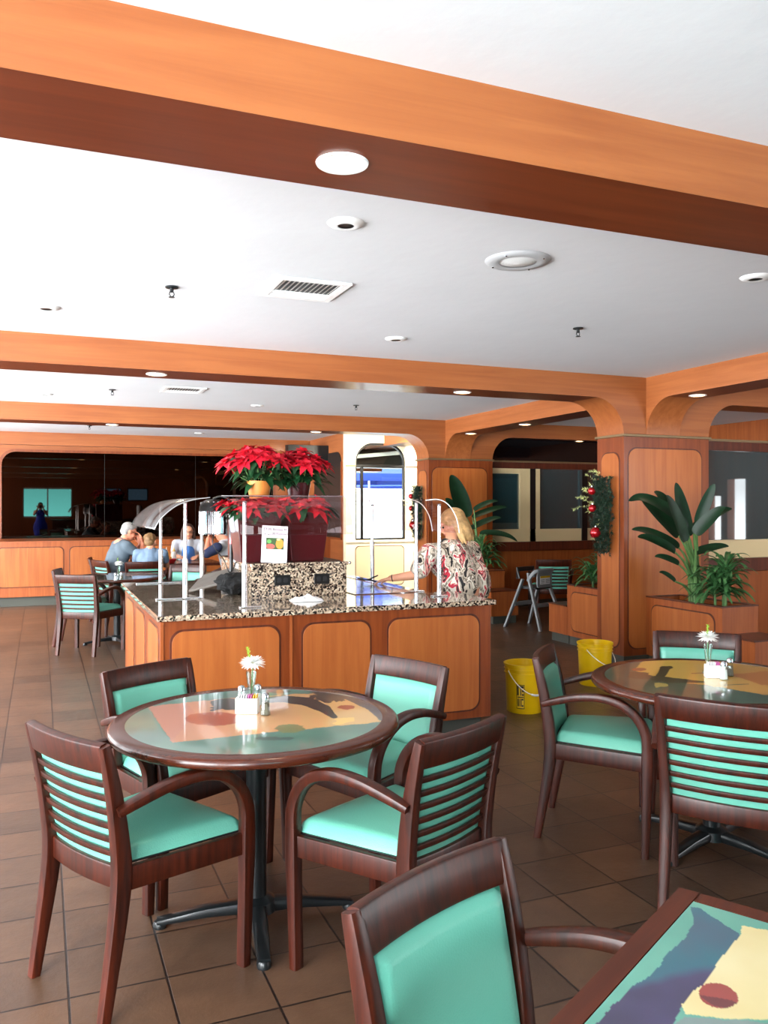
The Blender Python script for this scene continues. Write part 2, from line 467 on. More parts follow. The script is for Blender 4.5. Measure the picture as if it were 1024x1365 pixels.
def column(y):
    o = MB(); o.box(XL, XR, y, y+BW, 0, ZM-.0005); c = struct(o.build('column', WOOD_FRAME, smooth=0))
    k = MB(); k.box(XL-.004, XR+.004, y-.004, y+BW+.004, 0, .10); b = k.build('baseboard_column', KICK, smooth=0); b.parent = c
    p = inset_panel('column_panel', rrect(XL+.055, XR-.10, .17, 2.10, .10), y, 'y', -1); p.parent = c
    p = inset_panel('side_panel', rrect(y+.07, y+BW-.07, .17, 2.06, .09), XL, 'x', -1); p.parent = c
    mo = MB(); mo.box(XL-.02, XR+.02, y-.02, y+BW+.02, ZM-.012, ZM+.012)
    q = mo.build('moulding', BRASSLINE, smooth=0, bevel=.004); q.parent = c
for y in YB[1:4]: column(y)

# planters under the lengthwise beam, in front of and behind every column
def planter(y0, y1, sgn, label, n):
    # box at y0..y1, low step beyond it on the side sgn
    root = empty('planter_box', (5.645, (y0+y1)/2, 0), 0, label, 'planter', 'built in wooden planters beside the columns')
    hy = (y1-y0)/2
    m = MB()
    t = .02
    m.box(-.205, -.205+t, -hy, hy, .10, .66); m.box(.205-t, .205, -hy, hy, .10, .66)
    m.box(-.205+t, .205-t, -hy, -hy+t, .10, .66); m.box(-.205+t, .205-t, hy-t, hy, .10, .66)
    m.box(-.205+t, .205-t, -hy+t, hy-t, .10, .13)
    m.build('box', WOOD_V, root, smooth=0)
    r = MB()
    r.box(-.215, -.17, -hy, hy, .66, .672); r.box(.17, .215, -hy, hy, .66, .672); r.box(-.17, .17, -hy, -hy+.045, .66, .672); r.box(-.17, .17, hy-.045, hy, .66, .672)
    r.build('rim', WOOD_DARKRED, root, smooth=0)
    s = MB(); s.box(-.185, .185, -hy+.02, hy-.02, .13, .62); s.build('soil', SOIL, root, smooth=0)
    k = MB(); k.box(-.175, .175, min(-hy, -hy+sgn*.0), hy, 0, .10); k.build('kick_board', KICK, root, smooth=0)
    p = inset_panel('side_panel', rrect(-hy+.09, hy-.08, .17, .59, .08), -.205, 'x', -1); p.parent = root
    # step
    ys = hy if sgn > 0 else -hy-.36
    st = MB(); st.box(-.205, .205, ys+.002, ys+.358, .10, .418); s2 = st.build('step_box', WOOD_V, root, smooth=0)
    c = MB(); c.box(-.215, .215, ys-.0+.002, ys+.37 if sgn > 0 else ys+.358, .418, .432); c.build('step_top', WOOD_DARKRED, s2, smooth=0)
    k = MB(); k.box(-.175, .175, ys+.01, ys+.34, 0, .10); k.build('kick_board', KICK, s2, smooth=0)
    return root
planter(YB[2]-.975, YB[2]-.003, -1, 'wooden planter box in front of the right column, holding the tall plant', 0)
planter(YB[2]+BW+.003, YB[2]+BW+.9, 1, 'wooden planter box just behind the right column above the yellow bucket', 0)
planter(YB[3]-.975, YB[3]-.003, -1, 'dark wooden planter box at the far column, behind the floral blouse', 0)

# partitions closing the side bays
def partition(y, dark=True):
    yc = y+.16; x0, x1 = XR, XRIGHT
    m = MB(); m.box(x0, x1, yc, yc+.10, .10, 1.0); w = struct(m.build('wall_partition', WOOD_V, smooth=0))
    k = MB(); k.box(x0, x1, yc+.01, yc+.09, 0, .10); q = k.build('kick_board', KICK, smooth=0); q.parent = w
    l = MB(); l.box(x0, x1, yc-.06, yc+.14, .86, 1.0); q = l.build('ledge', WOOD_DARKRED, smooth=0, bevel=.006); q.parent = w
    s = MB(); s.box(x0, x1, yc, yc+.10, 1.0, 1.19); q = s.build('sill', BEIGE, smooth=0); q.parent = w
    s = MB(); s.box(x0, x1, yc-.01, yc+.11, 2.12, ZM-.012); q = s.build('header', WOOD_DARKRED, smooth=0); q.parent = w
    s = MB(); s.box(x0, x1, yc-.03, yc+.13, ZM-.012, ZM+.012); q = s.build('moulding', BRASSLINE, smooth=0); q.parent = w
    fr = MB(); gl = MB(); ps = MB()
    gl.box(x0, x1, yc+.04, yc+.05, 1.19, 2.12)
    if dark:
        for a, b in ((x0, x0+.05), (6.80, 6.98), (7.08, 7.16)): fr.box(a, b, yc, yc+.10, 1.19, 2.12)
        fr.box(x0+.05, 6.80, yc+.005, yc+.095, 2.04, 2.12)
        ps.box(7.93, 8.03, yc-.02, yc+.12, 1.0, 2.12); ps.box(6.98, 7.08, yc, yc+.1, 1.0, 2.12)
    else:
        fr.box(x0, x0+.03, yc, yc+.10, 1.19, 2.12); ps.box(7.4, 7.5, yc-.02, yc+.12, 1.0, 2.12)
    q = fr.build('window_frame', BEIGE, smooth=0); q.parent = w
    q = ps.build('post', BLACKPOST, smooth=0); q.parent = w
    g = gl.build('window_1', DARKGLASS, smooth=0); struct(g); g.parent = w
    if dark:
        ol = [(x0, ZM+.012)]+arc(x0+R, ZM, R, 178, 90)+[(x1, ZB), (x1, ZM+.012)]
        t = MB(); t.prism(ol, yc+.03, yc+.04); q = t.build('transom_glass', BLACKGLASS, smooth=0); q.parent = w
partition(YB[2], False)
partition(YB[3], True)

# ---- back wall: low panelled wall with a mirror above
YW = 13.95
m = MB(); m.box(XLEFT, 4.74, YW, YBACK+.2, .145, .985); w = struct(m.build('wall_back', WOOD_V, smooth=0))
c = MB(); c.box(XLEFT, 4.74, YW-.012, YBACK+.2, .985, 1.0); q = c.build('ledge', WOOD_V, smooth=0); q.parent = w
k = MB(); k.box(XLEFT, 4.74, YW+.05, YBACK, 0, .145); q = k.build('baseboard_back', KICK, smooth=0); q.parent = w
xx = -.60
while xx < 4.4:
    p = inset_panel('wall_panel', rrect(xx, xx+.93, .30, .90, .07), YW, 'y', -1); p.parent = w
    xx += 1.03
m = MB(); m.box(XLEFT, 4.9, YBACK+.08, YBACK+.3, .9, ZC); q = struct(m.build('wall_back', WOOD_BEAM, smooth=0))
ol = rrect(-.60, 4.05, 1.0, 2.46, .22, 8, (0, 0, 1, 1))
mm = MB(); mm.prism(ol, YBACK+.062, YBACK+.079)
mir = mm.build('wall_mirror', MIRROR, smooth=0)
tag(mir, 'wide bronze tinted mirror with rounded corners across the back wall', 'mirror')
for x in (1.03, 2.6):
    sm = MB(); sm.box(x, x+.006, YBACK+.058, YBACK+.062, 1.0, 2.45); sm.build('seam', BLACKPL, mir, smooth=0)
fr = MB()
outer = rrect(-.64, 4.09, .99, 2.50, .24, 8, (0, 0, 1, 1)); n = len(ol)
vs = [(p[0], YBACK+.05, p[1]) for p in ol]+[(p[0], YBACK+.05, p[1]) for p in outer]+[(p[0], YBACK+.08, p[1]) for p in ol]+[(p[0], YBACK+.08, p[1]) for p in outer]
fs = []
for i in range(n):
    j = (i+1) % n
    fs += [(i, j, n+j, n+i), (2*n+i, 3*n+i, 3*n+j, 2*n+j), (i, 2*n+i, 2*n+j, j), (n+i, n+j, 3*n+j, 3*n+i)]
fr.add(vs, fs); fr.build('mirror_frame', WOOD_FRAME, mir, smooth=0)

# short return wall with an arched mirror
YA = 13.15
m = MB(); m.box(4.74, 4.86, YA+.12, YBACK+.08, 0, ZC); q = struct(m.build('wall_return', WOOD_LONG, smooth=0))
mm = MB(); mm.prism([(YA+.22, 1.0), (YA+.22, 2.28)]+arc(YA+.42, 2.28, .2, 180, 90)+[(YBACK-.35, 2.48), (YBACK-.35, 1.0)][::1], 4.728, 4.739, 'x')
am = mm.build('arched_mirror', plain('mirror painted dark brown', (40, 30, 26), .3, spec=.2), smooth=0)  # the arched mirror's dark reflection is put into a plain brown colour
tag(am, 'arched mirror painted dark on the orange wall beside the bright window, behind the poinsettias', 'panel')
fr = MB(); fr.box(4.722, 4.74, YA+.19, YA+.22, .97, 2.3); fr.box(4.722, 4.74, YA+.19, YBACK-.33, .97, 1.0); fr.build('mirror_frame', WOOD_FRAME, am, smooth=0)

# cream wall with the arched window to the terrace
wx0, wx1, wz0, wz1 = 4.915, 5.84, .97, 2.62
def wall_with_arch(name, x0, x1, y0, y1, z1, ax0, ax1, az0, az1, r, mat):
    hole = rrect(ax0, ax1, az0, az1, r, 10, (0, 0, 1, 1))
    bm = bmesh.new()
    def poly(y):
        vo = [bm.verts.new((x, y, z)) for x, z in ((x0, 0), (x1, 0), (x1, z1), (x0, z1))]
        vh = [bm.verts.new((x, y, z)) for x, z in hole]
        return vo, vh
    A, B = poly(y0), poly(y1)
    for vo, vh in (A, B):
        es = [bm.edges.new((vo[i], vo[(i+1) % 4])) for i in range(4)]+[bm.edges.new((vh[i], vh[(i+1) % len(vh)])) for i in range(len(vh))]
        bmesh.ops.triangle_fill(bm, use_beauty=True, use_dissolve=False, edges=es)
    for k in (0, 1):
        a, b = A[k], B[k]; n = len(a)
        for i in range(n): bm.faces.new((a[i], a[(i+1) % n], b[(i+1) % n], b[i]))
    bmesh.ops.recalc_face_normals(bm, faces=bm.faces)
    me = bpy.data.meshes.new(name); bm.to_mesh(me); bm.free(); me.materials.append(mat)
    o = bpy.data.objects.new(name, me); COL.objects.link(o); return struct(o)
wl = wall_with_arch('wall_right', 4.74, 8.6, YA, YA+.12, ZC, wx0, wx1, wz0, wz1, .32, WHITEWALL)
fr = MB()
inner = rrect(wx0+.03, wx1-.03, wz0+.03, wz1-.03, .30, 10, (0, 0, 1, 1)); outer = rrect(wx0, wx1, wz0, wz1, .32, 10, (0, 0, 1, 1)); n = len(inner)
vs = [(p[0], YA+.03, p[1]) for p in inner]+[(p[0], YA+.03, p[1]) for p in outer]+[(p[0], YA+.09, p[1]) for p in inner]+[(p[0], YA+.09, p[1]) for p in outer]
fs = []
for i in range(n):
    j = (i+1) % n
    fs += [(i, j, n+j, n+i), (2*n+i, 3*n+i, 3*n+j, 2*n+j), (i, 2*n+i, 2*n+j, j), (n+i, n+j, 3*n+j, 3*n+i)]
fr.add(vs, fs); fr.box(5.03, 5.07, YA+.035, YA+.085, wz0+.02, 2.22); fr.box(wx0+.02, wx1-.02, YA+.035, YA+.085, 2.20, 2.25)
wf = struct(fr.build('window_2', BLACKPOST, smooth=0))
g = MB(); g.prism(inner, YA+.055, YA+.060); q = g.build('pane', PANE, smooth=0); q.parent = wf
for x0, x1 in ((4.74, 4.915), (5.84, 6.6)):
    mo = MB(); mo.box(x0, x1, YA-.02, YA, ZM-.012, ZM+.012); struct(mo.build('trim_1', BRASSLINE, smooth=0))
mo = MB(); mo.box(4.74, 7.5, YA-.03, YA, .93, .965); struct(mo.build('trim_2', WHITEWALL, smooth=0, bevel=.006))
p = inset_panel('trim_3', rrect(4.92, 5.80, .20, .86, .07), YA, 'y', -1, plain('pale wood panel', (226, 204, 164), .5)); struct(p)

# dark fascia and terrace beyond the window
m = MB(); m.box(4.0, 16, YA+.9, YA+1.1, 2.24, 2.62); struct(m.build('wall_terrace', BLACKPOST, smooth=0))
m = MB(); m.box(-6, 30, YA+2.3, 45, -.14, -.1); struct(m.build('ground_terrace', PATIO, smooth=0))
m = MB(); m.box(4.9, 30, YA+.15, YA+2.3, -.14, -.1); struct(m.build('ground_terrace', PATIO, smooth=0))
aw = MB(); aw.sweep([(4.95, YA+.6, 2.40), (6.5, YA+.6, 2.56)], .06, .07, (0, 1, 0)); o = aw.build('awning_bar', WHITEMET); tag(o, 'white slanted awning bar seen through the top of the arched window', 'awning bar')
def umbrella(x, y, label, r=1.9, zt=2.78):
    root = empty('patio_umbrella', (x, y, -.1), .3, label, 'umbrella', 'blue umbrellas on the terrace')
    c = MB(); n = 8
    top = (0, 0, zt+.1); rim = [(r*math.cos(2*PI*k/n), r*math.sin(2*PI*k/n), zt-.42) for k in range(n)]
    low = [(p[0], p[1], p[2]-.16) for p in rim]
    c.add([top]+rim+low, [(0, 1+k, 1+(k+1) % n) for k in range(n)]+[(1+k, 9+k, 9+(k+1) % n, 1+(k+1) % n) for k in range(n)])
    c.build('canopy', BLUECAN, root, smooth=0, solid=.01)
    p = MB(); p.tube([(0, 0, 0), (0, 0, zt+.08)], .025); p.build('pole', WHITEMET, root)
    for k in range(n):
        b = MB(); b.tube([(0, 0, zt-.2), (rim[k][0]*.97, rim[k][1]*.97, rim[k][2]+.02)], .012, 6); b.build('rib', WHITEMET, root)
    b = MB(); b.lathe([(.28, 0), (.28, .05), (.05, .09), (.03, .25)], 20); b.build('base', WHITEMET, root)
umbrella(7.3, 18.6, 'blue patio umbrella outside the arched window, the nearer one')
umbrella(10.2, 22.5, 'blue patio umbrella further out on the terrace, behind the nearer one')

# ---- unseen shell: rear wall with bar opening, left window wall, right wall
def window_wall(name, along, p, a0, a1, opens, t=.15, mat=WOOD_V, z0=0, z1=ZC):
    # along 'x': wall on plane y = p from x a0..a1 ; along 'y': wall on plane x = p
    m = MB()
    def bx(a, b, lo, hi):
        if b-a < 1e-4 or hi-lo < 1e-4: return
        if along == 'x': m.box(a, b, p-t, p, lo, hi)
        else: m.box(p-t, p, a, b, lo, hi)
    cur = a0
    for (o0, o1, lo, hi) in opens:
        bx(cur, o0, z0, z1); bx(o0, o1, z0, lo); bx(o0, o1, hi, z1); cur = o1
    bx(cur, a1, z0, z1)
    return struct(m.build(name, mat, smooth=0))
LW = [(YREAR+.15, YB[0]-.05, .3, 2.7), (YB[0]+.5, YB[1]-.1, .3, 2.7), (YB[1]+.5, YB[2]-.1, .3, 2.7), (YB[2]+.5, YB[3]-.1, .3, 2.7), (YB[3]+.5, 13.7, .3, 2.7)]
window_wall('wall_left', 'y', XLEFT, YREAR, YBACK+.4, LW)
RW = [(-3.1, -1.5, .3, 2.7), (-.6, 1.1, 1.12, 2.24), (7.9, 9.4, .3, 2.7)]
SW = [(-3.0, 1.0, .4, 2.7), (3.35, 3.62, 1.0, 1.7), (3.75, 4.1, 1.0, 1.95)]  # the long opening is added, out of view, to light the near ceiling
window_wall('wall_front', 'x', YREAR, XLEFT, XRIGHT, RW)
window_wall('wall_side', 'y', XRIGHT+.15, YREAR, YBACK+.4, SW)
m = MB(); m.box(8.6, XRIGHT, YA, YA+.12, 0, ZC); struct(m.build('wall_end', WOOD_BEAM, smooth=0))
nw = 3
for (a, b, lo, hi) in LW:
    m = MB()
    for t in np.linspace(a, b, 4): m.box(XLEFT-.11, XLEFT-.05, t-.025, t+.025, lo, hi)
    m.box(XLEFT-.11, XLEFT-.05, a, b, lo, lo+.05); m.box(XLEFT-.11, XLEFT-.05, a, b, hi-.05, hi)
    struct(m.build('window_%d' % nw, WHITEMET, smooth=0)); nw += 1
for (a, b, lo, hi) in RW:
    m = MB()
    for t in np.linspace(a, b, 3): m.box(t-.025, t+.025, YREAR-.11, YREAR-.05, lo, hi)
    m.box(a, b, YREAR-.11, YREAR-.05, lo, lo+.05); m.box(a, b, YREAR-.11, YREAR-.05, hi-.05, hi)
    struct(m.build('window_%d' % nw, WHITEMET, smooth=0)); nw += 1

# ------------------------------------------------------------------ ceiling fittings
def downlight(x, y, z, label, group, first=[None]):
    if first[0] is None:
        r = empty('recessed_light', (x, y, z), 0, label, 'ceiling light', group)
        m = MB(); m.lathe([(.060, -.001), (.064, -.006), (.078, -.006), (.080, -.001)], 40, cap=False)
        m.build('trim_ring', WHITEMET, r)
        l = MB(); l.lathe([(.062, -.002), (.045, -.007), (.0, -.009)], 40, cap=False); l.build('lens', LAMPGLOW, r)
        first[0] = r; return r
    return dup(first[0], (x, y, z), 0, label, group)
def spot(x, y, z, e, size=.12, col=(1, .84, .62)):
    l = bpy.data.lights.new('downlight lamp', 'SPOT'); l.energy = e; l.color = col; l.spot_size = math.radians(120); l.spot_blend = .7; l.shadow_soft_size = size/2
    o = bpy.data.objects.new('downlight_lamp', l); COL.objects.link(o); o.location = (x, y, z-.02); return o
names = {(1, 0): 'large glowing recessed light in the nearest ceiling beam',
         (2, 0): 'glowing recessed light in the second beam, at left above the buffet',
         (2, 1): 'glowing recessed light in the second beam, right, left of the curved arch',
         (3, 0): 'small glowing recessed light in the third beam, far left',
         (3, 1): 'small glowing recessed light in the third beam, above the poinsettias'}
for i in (1, 2, 3):
    for k, x in enumerate((.84, 3.54)):
        if i == 1 and k == 1: continue
        downlight(x, YB[i]+.205, ZB, names[(i, k)], 'recessed lights in the beams')
        spot(x, YB[i]+.205, ZB, 26)
for y, lb in ((6.04, 'glowing recessed light under the right lengthwise beam, beside the near column'), (9.02, 'recessed light under the far lengthwise beam, the nearer of its two'), (10.45, 'recessed light under the far lengthwise beam, next to the far column')):
    downlight(5.66, y, ZB, lb, 'recessed lights in the lengthwise beam'); spot(5.66, y, ZB, 9)
downlight(7.9, 10.98+.03, ZB, 'recessed light above the black transom behind the right column', 'recessed lights in the beams')

def eyeball(x, y, label, first=[None]):
    if first[0] is None:
        r = empty('eyeball_fitting', (x, y, ZC), 0, label, 'ceiling fitting', 'round ceiling fittings with dark centres')
        m = MB(); m.lathe([(.036, -.016), (.05, -.018), (.074, -.010), (.083, -.001)], 40, cap=False); m.build('ring', WHITEMET, r)
        l = MB(); l.lathe([(.037, -.012), (.0, -.012)], 32, cap=False); l.build('aperture', BLACKPL, r)
        first[0] = r; return r
    return dup(first[0], (x, y, ZC), 0, label)
for x, y, lb in ((1.244, 3.45, 'round ceiling fitting with dark centre nearest the big glowing beam light'), (3.60, 3.41, 'round ceiling fitting with dark centre at the right edge near the speaker'),
                 (.035, 5.62, 'round ceiling fitting with dark centre at left, before the second beam'), (2.444, 5.68, 'round ceiling fitting with dark centre just before the second beam, right of the vent'),
                 (.05, 9.97, 'small round ceiling fitting at left between second and third beams'), (2.48, 10.1, 'small round ceiling fitting right of the far vent'), (2.5, 14.3, 'tiny round ceiling fitting in the farthest ceiling bay')):
    eyeball(x, y, lb)
sp = empty('ceiling_speaker', (2.24, 3.64, ZC), 0, 'round white ceiling speaker with perforated grille and rim screws', 'speaker')
m = MB(); m.lathe([(.095, -.012), (.115, -.015), (.155, -.012), (.168, -.001)], 48, cap=False); m.build('rim', SPEAKERM, sp)
m = MB(); m.lathe([(.096, -.008), (.06, -.016), (0, -.020)], 48, cap=False); m.build('grille', WHITEMET, sp)
hm = MB()
for rr in (.03, .045, .06, .075, .088):
    n = int(rr*2*PI/.011)
    for k in range(n):
        a = 2*PI*k/n; z = -.021+(.0045*(rr/.06)**2)-.0
        hm.lathe([(.0028, 0), (0, -.0006)], 6, Matrix.Translation((rr*math.cos(a), rr*math.sin(a), -.0172+.0075*(rr/.096)**2-.0025)), cap=False)
hm.build('grille_holes', BLACKPL, sp)
for k in range(4):
    m = MB(); m.ell((.14*math.cos(k*PI/2+.6), .14*math.sin(k*PI/2+.6), -.015), (.006, .006, .004), nu=10, nv=6); m.build('screw', STEEL, sp)

def vent(x, y, label, first=[None]):
    if first[0] is None:
        r = empty('ceiling_vent', (x, y, ZC), 0, label, 'vent', 'square white ceiling vents')
        m = MB()
        for a, b, c, d in ((-.215, .215, -.215, -.17), (-.215, .215, .17, .215), (-.215, -.17, -.17, .17), (.17, .215, -.17, .17)): m.box(a, b, c, d, -.014, -.001)
        m.build('frame', WHITEMET, r, smooth=0, bevel=.003)
        b = MB(); b.box(-.17, .17, -.17, .17, -.004, -.0015); b.build('backing', BLACKPL, r, smooth=0)
        for k in range(12):
            s = MB(); cx = -.155+.028*k
            s.add([(cx-.009, -.17, -.012), (cx-.007, -.17, -.012), (cx+.009, -.17, -.005), (cx+.007, -.17, -.005), (cx-.009, .05, -.012), (cx-.007, .05, -.012), (cx+.009, .05, -.005), (cx+.007, .05, -.005)],
                  [(0, 1, 2, 3), (4, 7, 6, 5), (0, 4, 5, 1), (3, 2, 6, 7), (0, 3, 7, 4), (1, 5, 6, 2)])
            s.build('slat', WHITEMET, r, smooth=0)
        for k in range(4):
            s = MB(); s.box(-.17, .17, .065+.026*k, .08+.026*k, -.012, -.006); s.build('slat', WHITEMET, r, smooth=0)
        first[0] = r; return r
    return dup(first[0], (x, y, ZC), 0, label)
vent(1.40, 4.58, 'square white ceiling vent in the near bay, below the round fitting')
vent(1.41, 9.03, 'square white ceiling vent in the far bay, beyond the second beam')
def sprinkler(x, y, label, first=[None]):
    if first[0] is None:
        r = empty('fire_sprinkler', (x, y, ZC), 0, label, 'sprinkler', 'dark ceiling sprinkler heads')
        m = MB(); m.lathe([(.036, -.001), (.036, -.008), (.018, -.012)], 24); m.build('escutcheon', BLACKMETAL, r)
        m = MB(); m.lathe([(.011, -.01), (.011, -.03), (.007, -.034)], 12); m.tube([(-.01, 0, -.03), (-.014, 0, -.045), (-.003, 0, -.058)], .003, 6); m.tube([(.01, 0, -.03), (.014, 0, -.045), (.003, 0, -.058)], .003, 6); m.build('nozzle', BLACKMETAL, r)
        m = MB(); m.lathe([(.017, -.062), (.017, -.059), (.004, -.056)], 16); m.build('deflector', BLACKMETAL, r)
        first[0] = r; return r
    return dup(first[0], (x, y, ZC), 0, label)
for x, y, lb in ((.69, 4.83, 'dark sprinkler head left of the near vent'), (3.48, 4.86, 'dark sprinkler head below the ceiling speaker, at right'), (.71, 9.32, 'dark sprinkler head left of the far vent'),
                 (3.6, 9.61, 'dark sprinkler head in the far bay above the buffet'), (.70, 13.6, 'tiny dark sprinkler head in the farthest bay')):
    sprinkler(x, y, lb)

# tinted pane of the rear window and two lit screens, all seen only in the mirror
a, b, lo, hi = RW[1]
g = MB(); g.box(a, b, YREAR-.085, YREAR-.08, lo, hi); struct(g.build('window_%d' % nw, clearglass('teal tinted pane', (150, 214, 214), .03), smooth=0))
for x0, lb in ((2.15, 'wall screen behind the photographer, the left one in the mirror'), (3.15, 'wall screen behind the photographer, the right one in the mirror')):
    t = empty('television', (x0+.36, YREAR+.03, 2.0), 0, lb, 'television', 'screens on the rear wall')
    m = MB(); m.box(-.38, .38, -.03, .02, -.24, .24); m.build('casing', BLACKPL, t, smooth=0)
    m = MB(); m.box(-.35, .35, .021, .023, -.21, .21); m.build('screen', SCREENM, t, smooth=0)
# ------------------------------------------------------------------ chairs
def make_chair(label):
    root = empty('dining_chair', (0, 0, 0), 0, label, 'chair', 'mahogany armchairs with mint vinyl')
    ZS = .445
    def backy(z):         # centre line of the back in profile
        return -.195-.075*max(0, (z-.44)/.40)**1.15
    for s in (-1, 1):
        # rear leg running up as the back post
        prof = [(-.262, 0, .205), (-.238, .14, .204), (-.212, .30, .203), (-.200, .42, .203), (-.207, .52, .206), (-.228, .66, .211), (-.252, .77, .215), (-.268, .832, .217)]
        path = catmull([(s*x, y, z) for y, z, x in prof], 4)
        w = lerpl([.033, .037, .041, .043, .041, .038, .035, .030], 4); h = lerpl([.034, .042, .052, .058, .054, .046, .038, .030], 4)
        m = MB(); m.sweep(path, w, h, (1, 0, 0), .22); m.build('leg', MAHOG, root)
        # front leg
        path = catmull([(s*.272, .222, 0), (s*.274, .228, .2), (s*.276, .232, .36), (s*.277, .233, .47)], 4)
        m = MB(); m.sweep(path, .042, lerpl([.034, .042, .050, .050], 4), (1, 0, 0), .25); m.build('leg', MAHOG, root)
        # bent arm sweeping up from the front leg and back to the post
        pts = [(s*.277, .233, .47), (s*.279, .226, .54), (s*.280, .190, .61), (s*.279, .125, .662), (s*.274, .04, .684), (s*.263, -.06, .678), (s*.248, -.15, .655), (s*.234, -.232, .628)]
        m = MB(); m.sweep(catmull(pts, 6), lerpl([.042, .043, .046, .050, .050, .048, .044, .036], 6), lerpl([.050, .047, .043, .040, .037, .034, .032, .026], 6), (1, 0, 0), .3)
        m.build('armrest', MAHOG, root)
    # apron
    m = MB()
    for s in (-1, 1): m.sweep([(s*.205, -.19, .41), (s*.274, .225, .41)], .072, .022, (0, 0, 1), .15)
    m.sweep([(-.27, .232, .41), (.27, .232, .41)], .072, .022, (0, 0, 1), .15)
    m.sweep([(-.2, -.19, .41), (.2, -.19, .41)], .072, .022, (0, 0, 1), .15)
    m.build('seat_frame', MAHOG, root)
    # seat cushion
    def seatfn(u, v):
        y = -.185+.425*v; hw = .185+.077*v
        x = (2*u-1)*hw
        e = min(1, min(u, 1-u)/.09)*1.0; f = min(1, min(v, 1-v)/.09)
        ed = math.sqrt(max(0, 1-(1-e)**2))*math.sqrt(max(0, 1-(1-f)**2))
        if v > .98: x *= .97
        return (x, y, .447+.046*ed+.014*math.sin(PI*u)*math.sin(PI*v))
    m = MB(); m.grid(seatfn, 28, 28)
    m.add([(-.185, -.185, .447), (.185, -.185, .447), (.262, .24, .447), (-.262, .24, .447)], [(3, 2, 1, 0)])
    m.build('seat', MINT, root, smooth=60)
    m = MB(); m.add([(-.19, -.19, .4465), (.19, -.19, .4465), (.266, .243, .4465), (-.266, .243, .4465), (-.19, -.19, .4505), (.19, -.19, .4505), (.266, .243, .4505), (-.266, .243, .4505)],
        [(3, 2, 1, 0), (4, 5, 6, 7), (0, 1, 5, 4), (1, 2, 6, 5), (2, 3, 7, 6), (3, 0, 4, 7)])
    m.build('piping', BLACKPL, root, smooth=0)
    # back: curved rails, padding in front, slats behind
    def bow(x, hw=.205): return -.020*(1-(x/hw)**2)
    def rail(z0, z1, th, name, mat, par, dy=0, hw=.205, n=12, r=.25):
        zc = (z0+z1)/2
        path = [(x, backy(zc)+bow(x)+dy, zc) for x in np.linspace(-hw, hw, n)]
        mm = MB(); mm.sweep(path, z1-z0, th, (0, -(backy(z0)-backy(z1))/(z1-z0)*1.0, 1), r)
        return mm.build(name, mat, par)
    rail(.746, .838, .032, 'top_rail', MAHOG, root, 0, .212)
    rail(.376, .448, .026, 'bottom_rail', MAHOG, root, .004)
    def padfn(off):
        def f(u, v):
            x = (2*u-1)*.193; z = .446+.304*v
            e = min(1, min(u, 1-u)/.07); g = min(1, min(v, 1-v)/.07)
            ed = math.sqrt(max(0, 1-(1-e)**2))*math.sqrt(max(0, 1-(1-g)**2))
            return (x, backy(z)+bow(x)+.006+(off*ed if off else 0), z)
        return f
    m = MB(); m.grid(padfn(.022), 20, 20); m.grid(padfn(0), 20, 20)
    bp = m.build('backrest', MINT, root, smooth=60)
    for k in range(6):
        z = .476+.0445*k
        rail(z, z+.0185, .010, 'slat', MAHOG, bp, -.004, .198, r=.14)
    return root
def yaw(deg): return math.radians(deg-90)
class ChairSpec: pass
proto = make_chair('mahogany armchair with mint vinyl, slatted back toward us, front left of the near round table')
def put_chair(bx, by, face, label, src=[False]):
    # bx, by: middle between the back posts near the floor; face: direction it looks in, degrees from +X
    f = math.radians(face); x = bx+.235*math.cos(f); y = by+.235*math.sin(f)
    if not src[0]:
        src[0] = True; proto.location = (x, y, 0); proto.rotation_euler = (0, 0, yaw(face)); proto['label'] = label; return proto
    return dup(proto, (x, y, 0), yaw(face), label)
put_chair(.100, 2.79, 28, 'mahogany armchair with mint slatted back toward us, front left at the near round table')
put_chair(1.235, 2.385, 116, 'mahogany armchair with slatted back toward us, front right at the near round table')
put_chair(.455, 3.80, -62, 'mahogany armchair with plain mint back pad, far left side of the near round table')
put_chair(1.53, 3.46, 203, 'mahogany armchair with plain mint back pad, far right side of the near round table')
put_chair(2.30, 3.44, -43, 'mahogany armchair in profile, left side of the right round table, nearest the yellow buckets')
put_chair(2.30, 2.335, 36, 'mahogany armchair with slatted mint back toward us, front of the right round table')
put_chair(3.365, 3.60, 229, 'mahogany armchair behind the right round table, its mint back pad facing us')
put_chair(.715, 1.425, -66, 'nearest mahogany armchair with plain mint back pad, drawn up to the square table')
put_chair(.345, 9.12, 57, 'distant mahogany armchair with slatted mint back toward us, left of the buffet')
put_chair(.20, 10.0, -12, 'distant dark armchair at the left of the far round table, mostly behind another chair')
put_chair(.66, 12.0, -5, 'distant armchair in front of the back wall, beyond the far round table, at left')
put_chair(.74, 11.42, 20, 'chair the grey haired diner sits on')
put_chair(1.22, 10.95, 85, 'slatted back chair the fair haired diner sits on')
put_chair(1.62, 10.1, 235, 'distant chair with plain mint pad facing us, behind the left end of the buffet')
put_chair(2.60, 11.35, 160, 'chair the diner in the navy and white top sits on')
put_chair(2.10, 13.2, 262, 'chair the long haired diner in glasses sits on')
put_chair(6.27, 9.3, 62, 'dark slatted armchair in the shaded side bay beside the high chair')

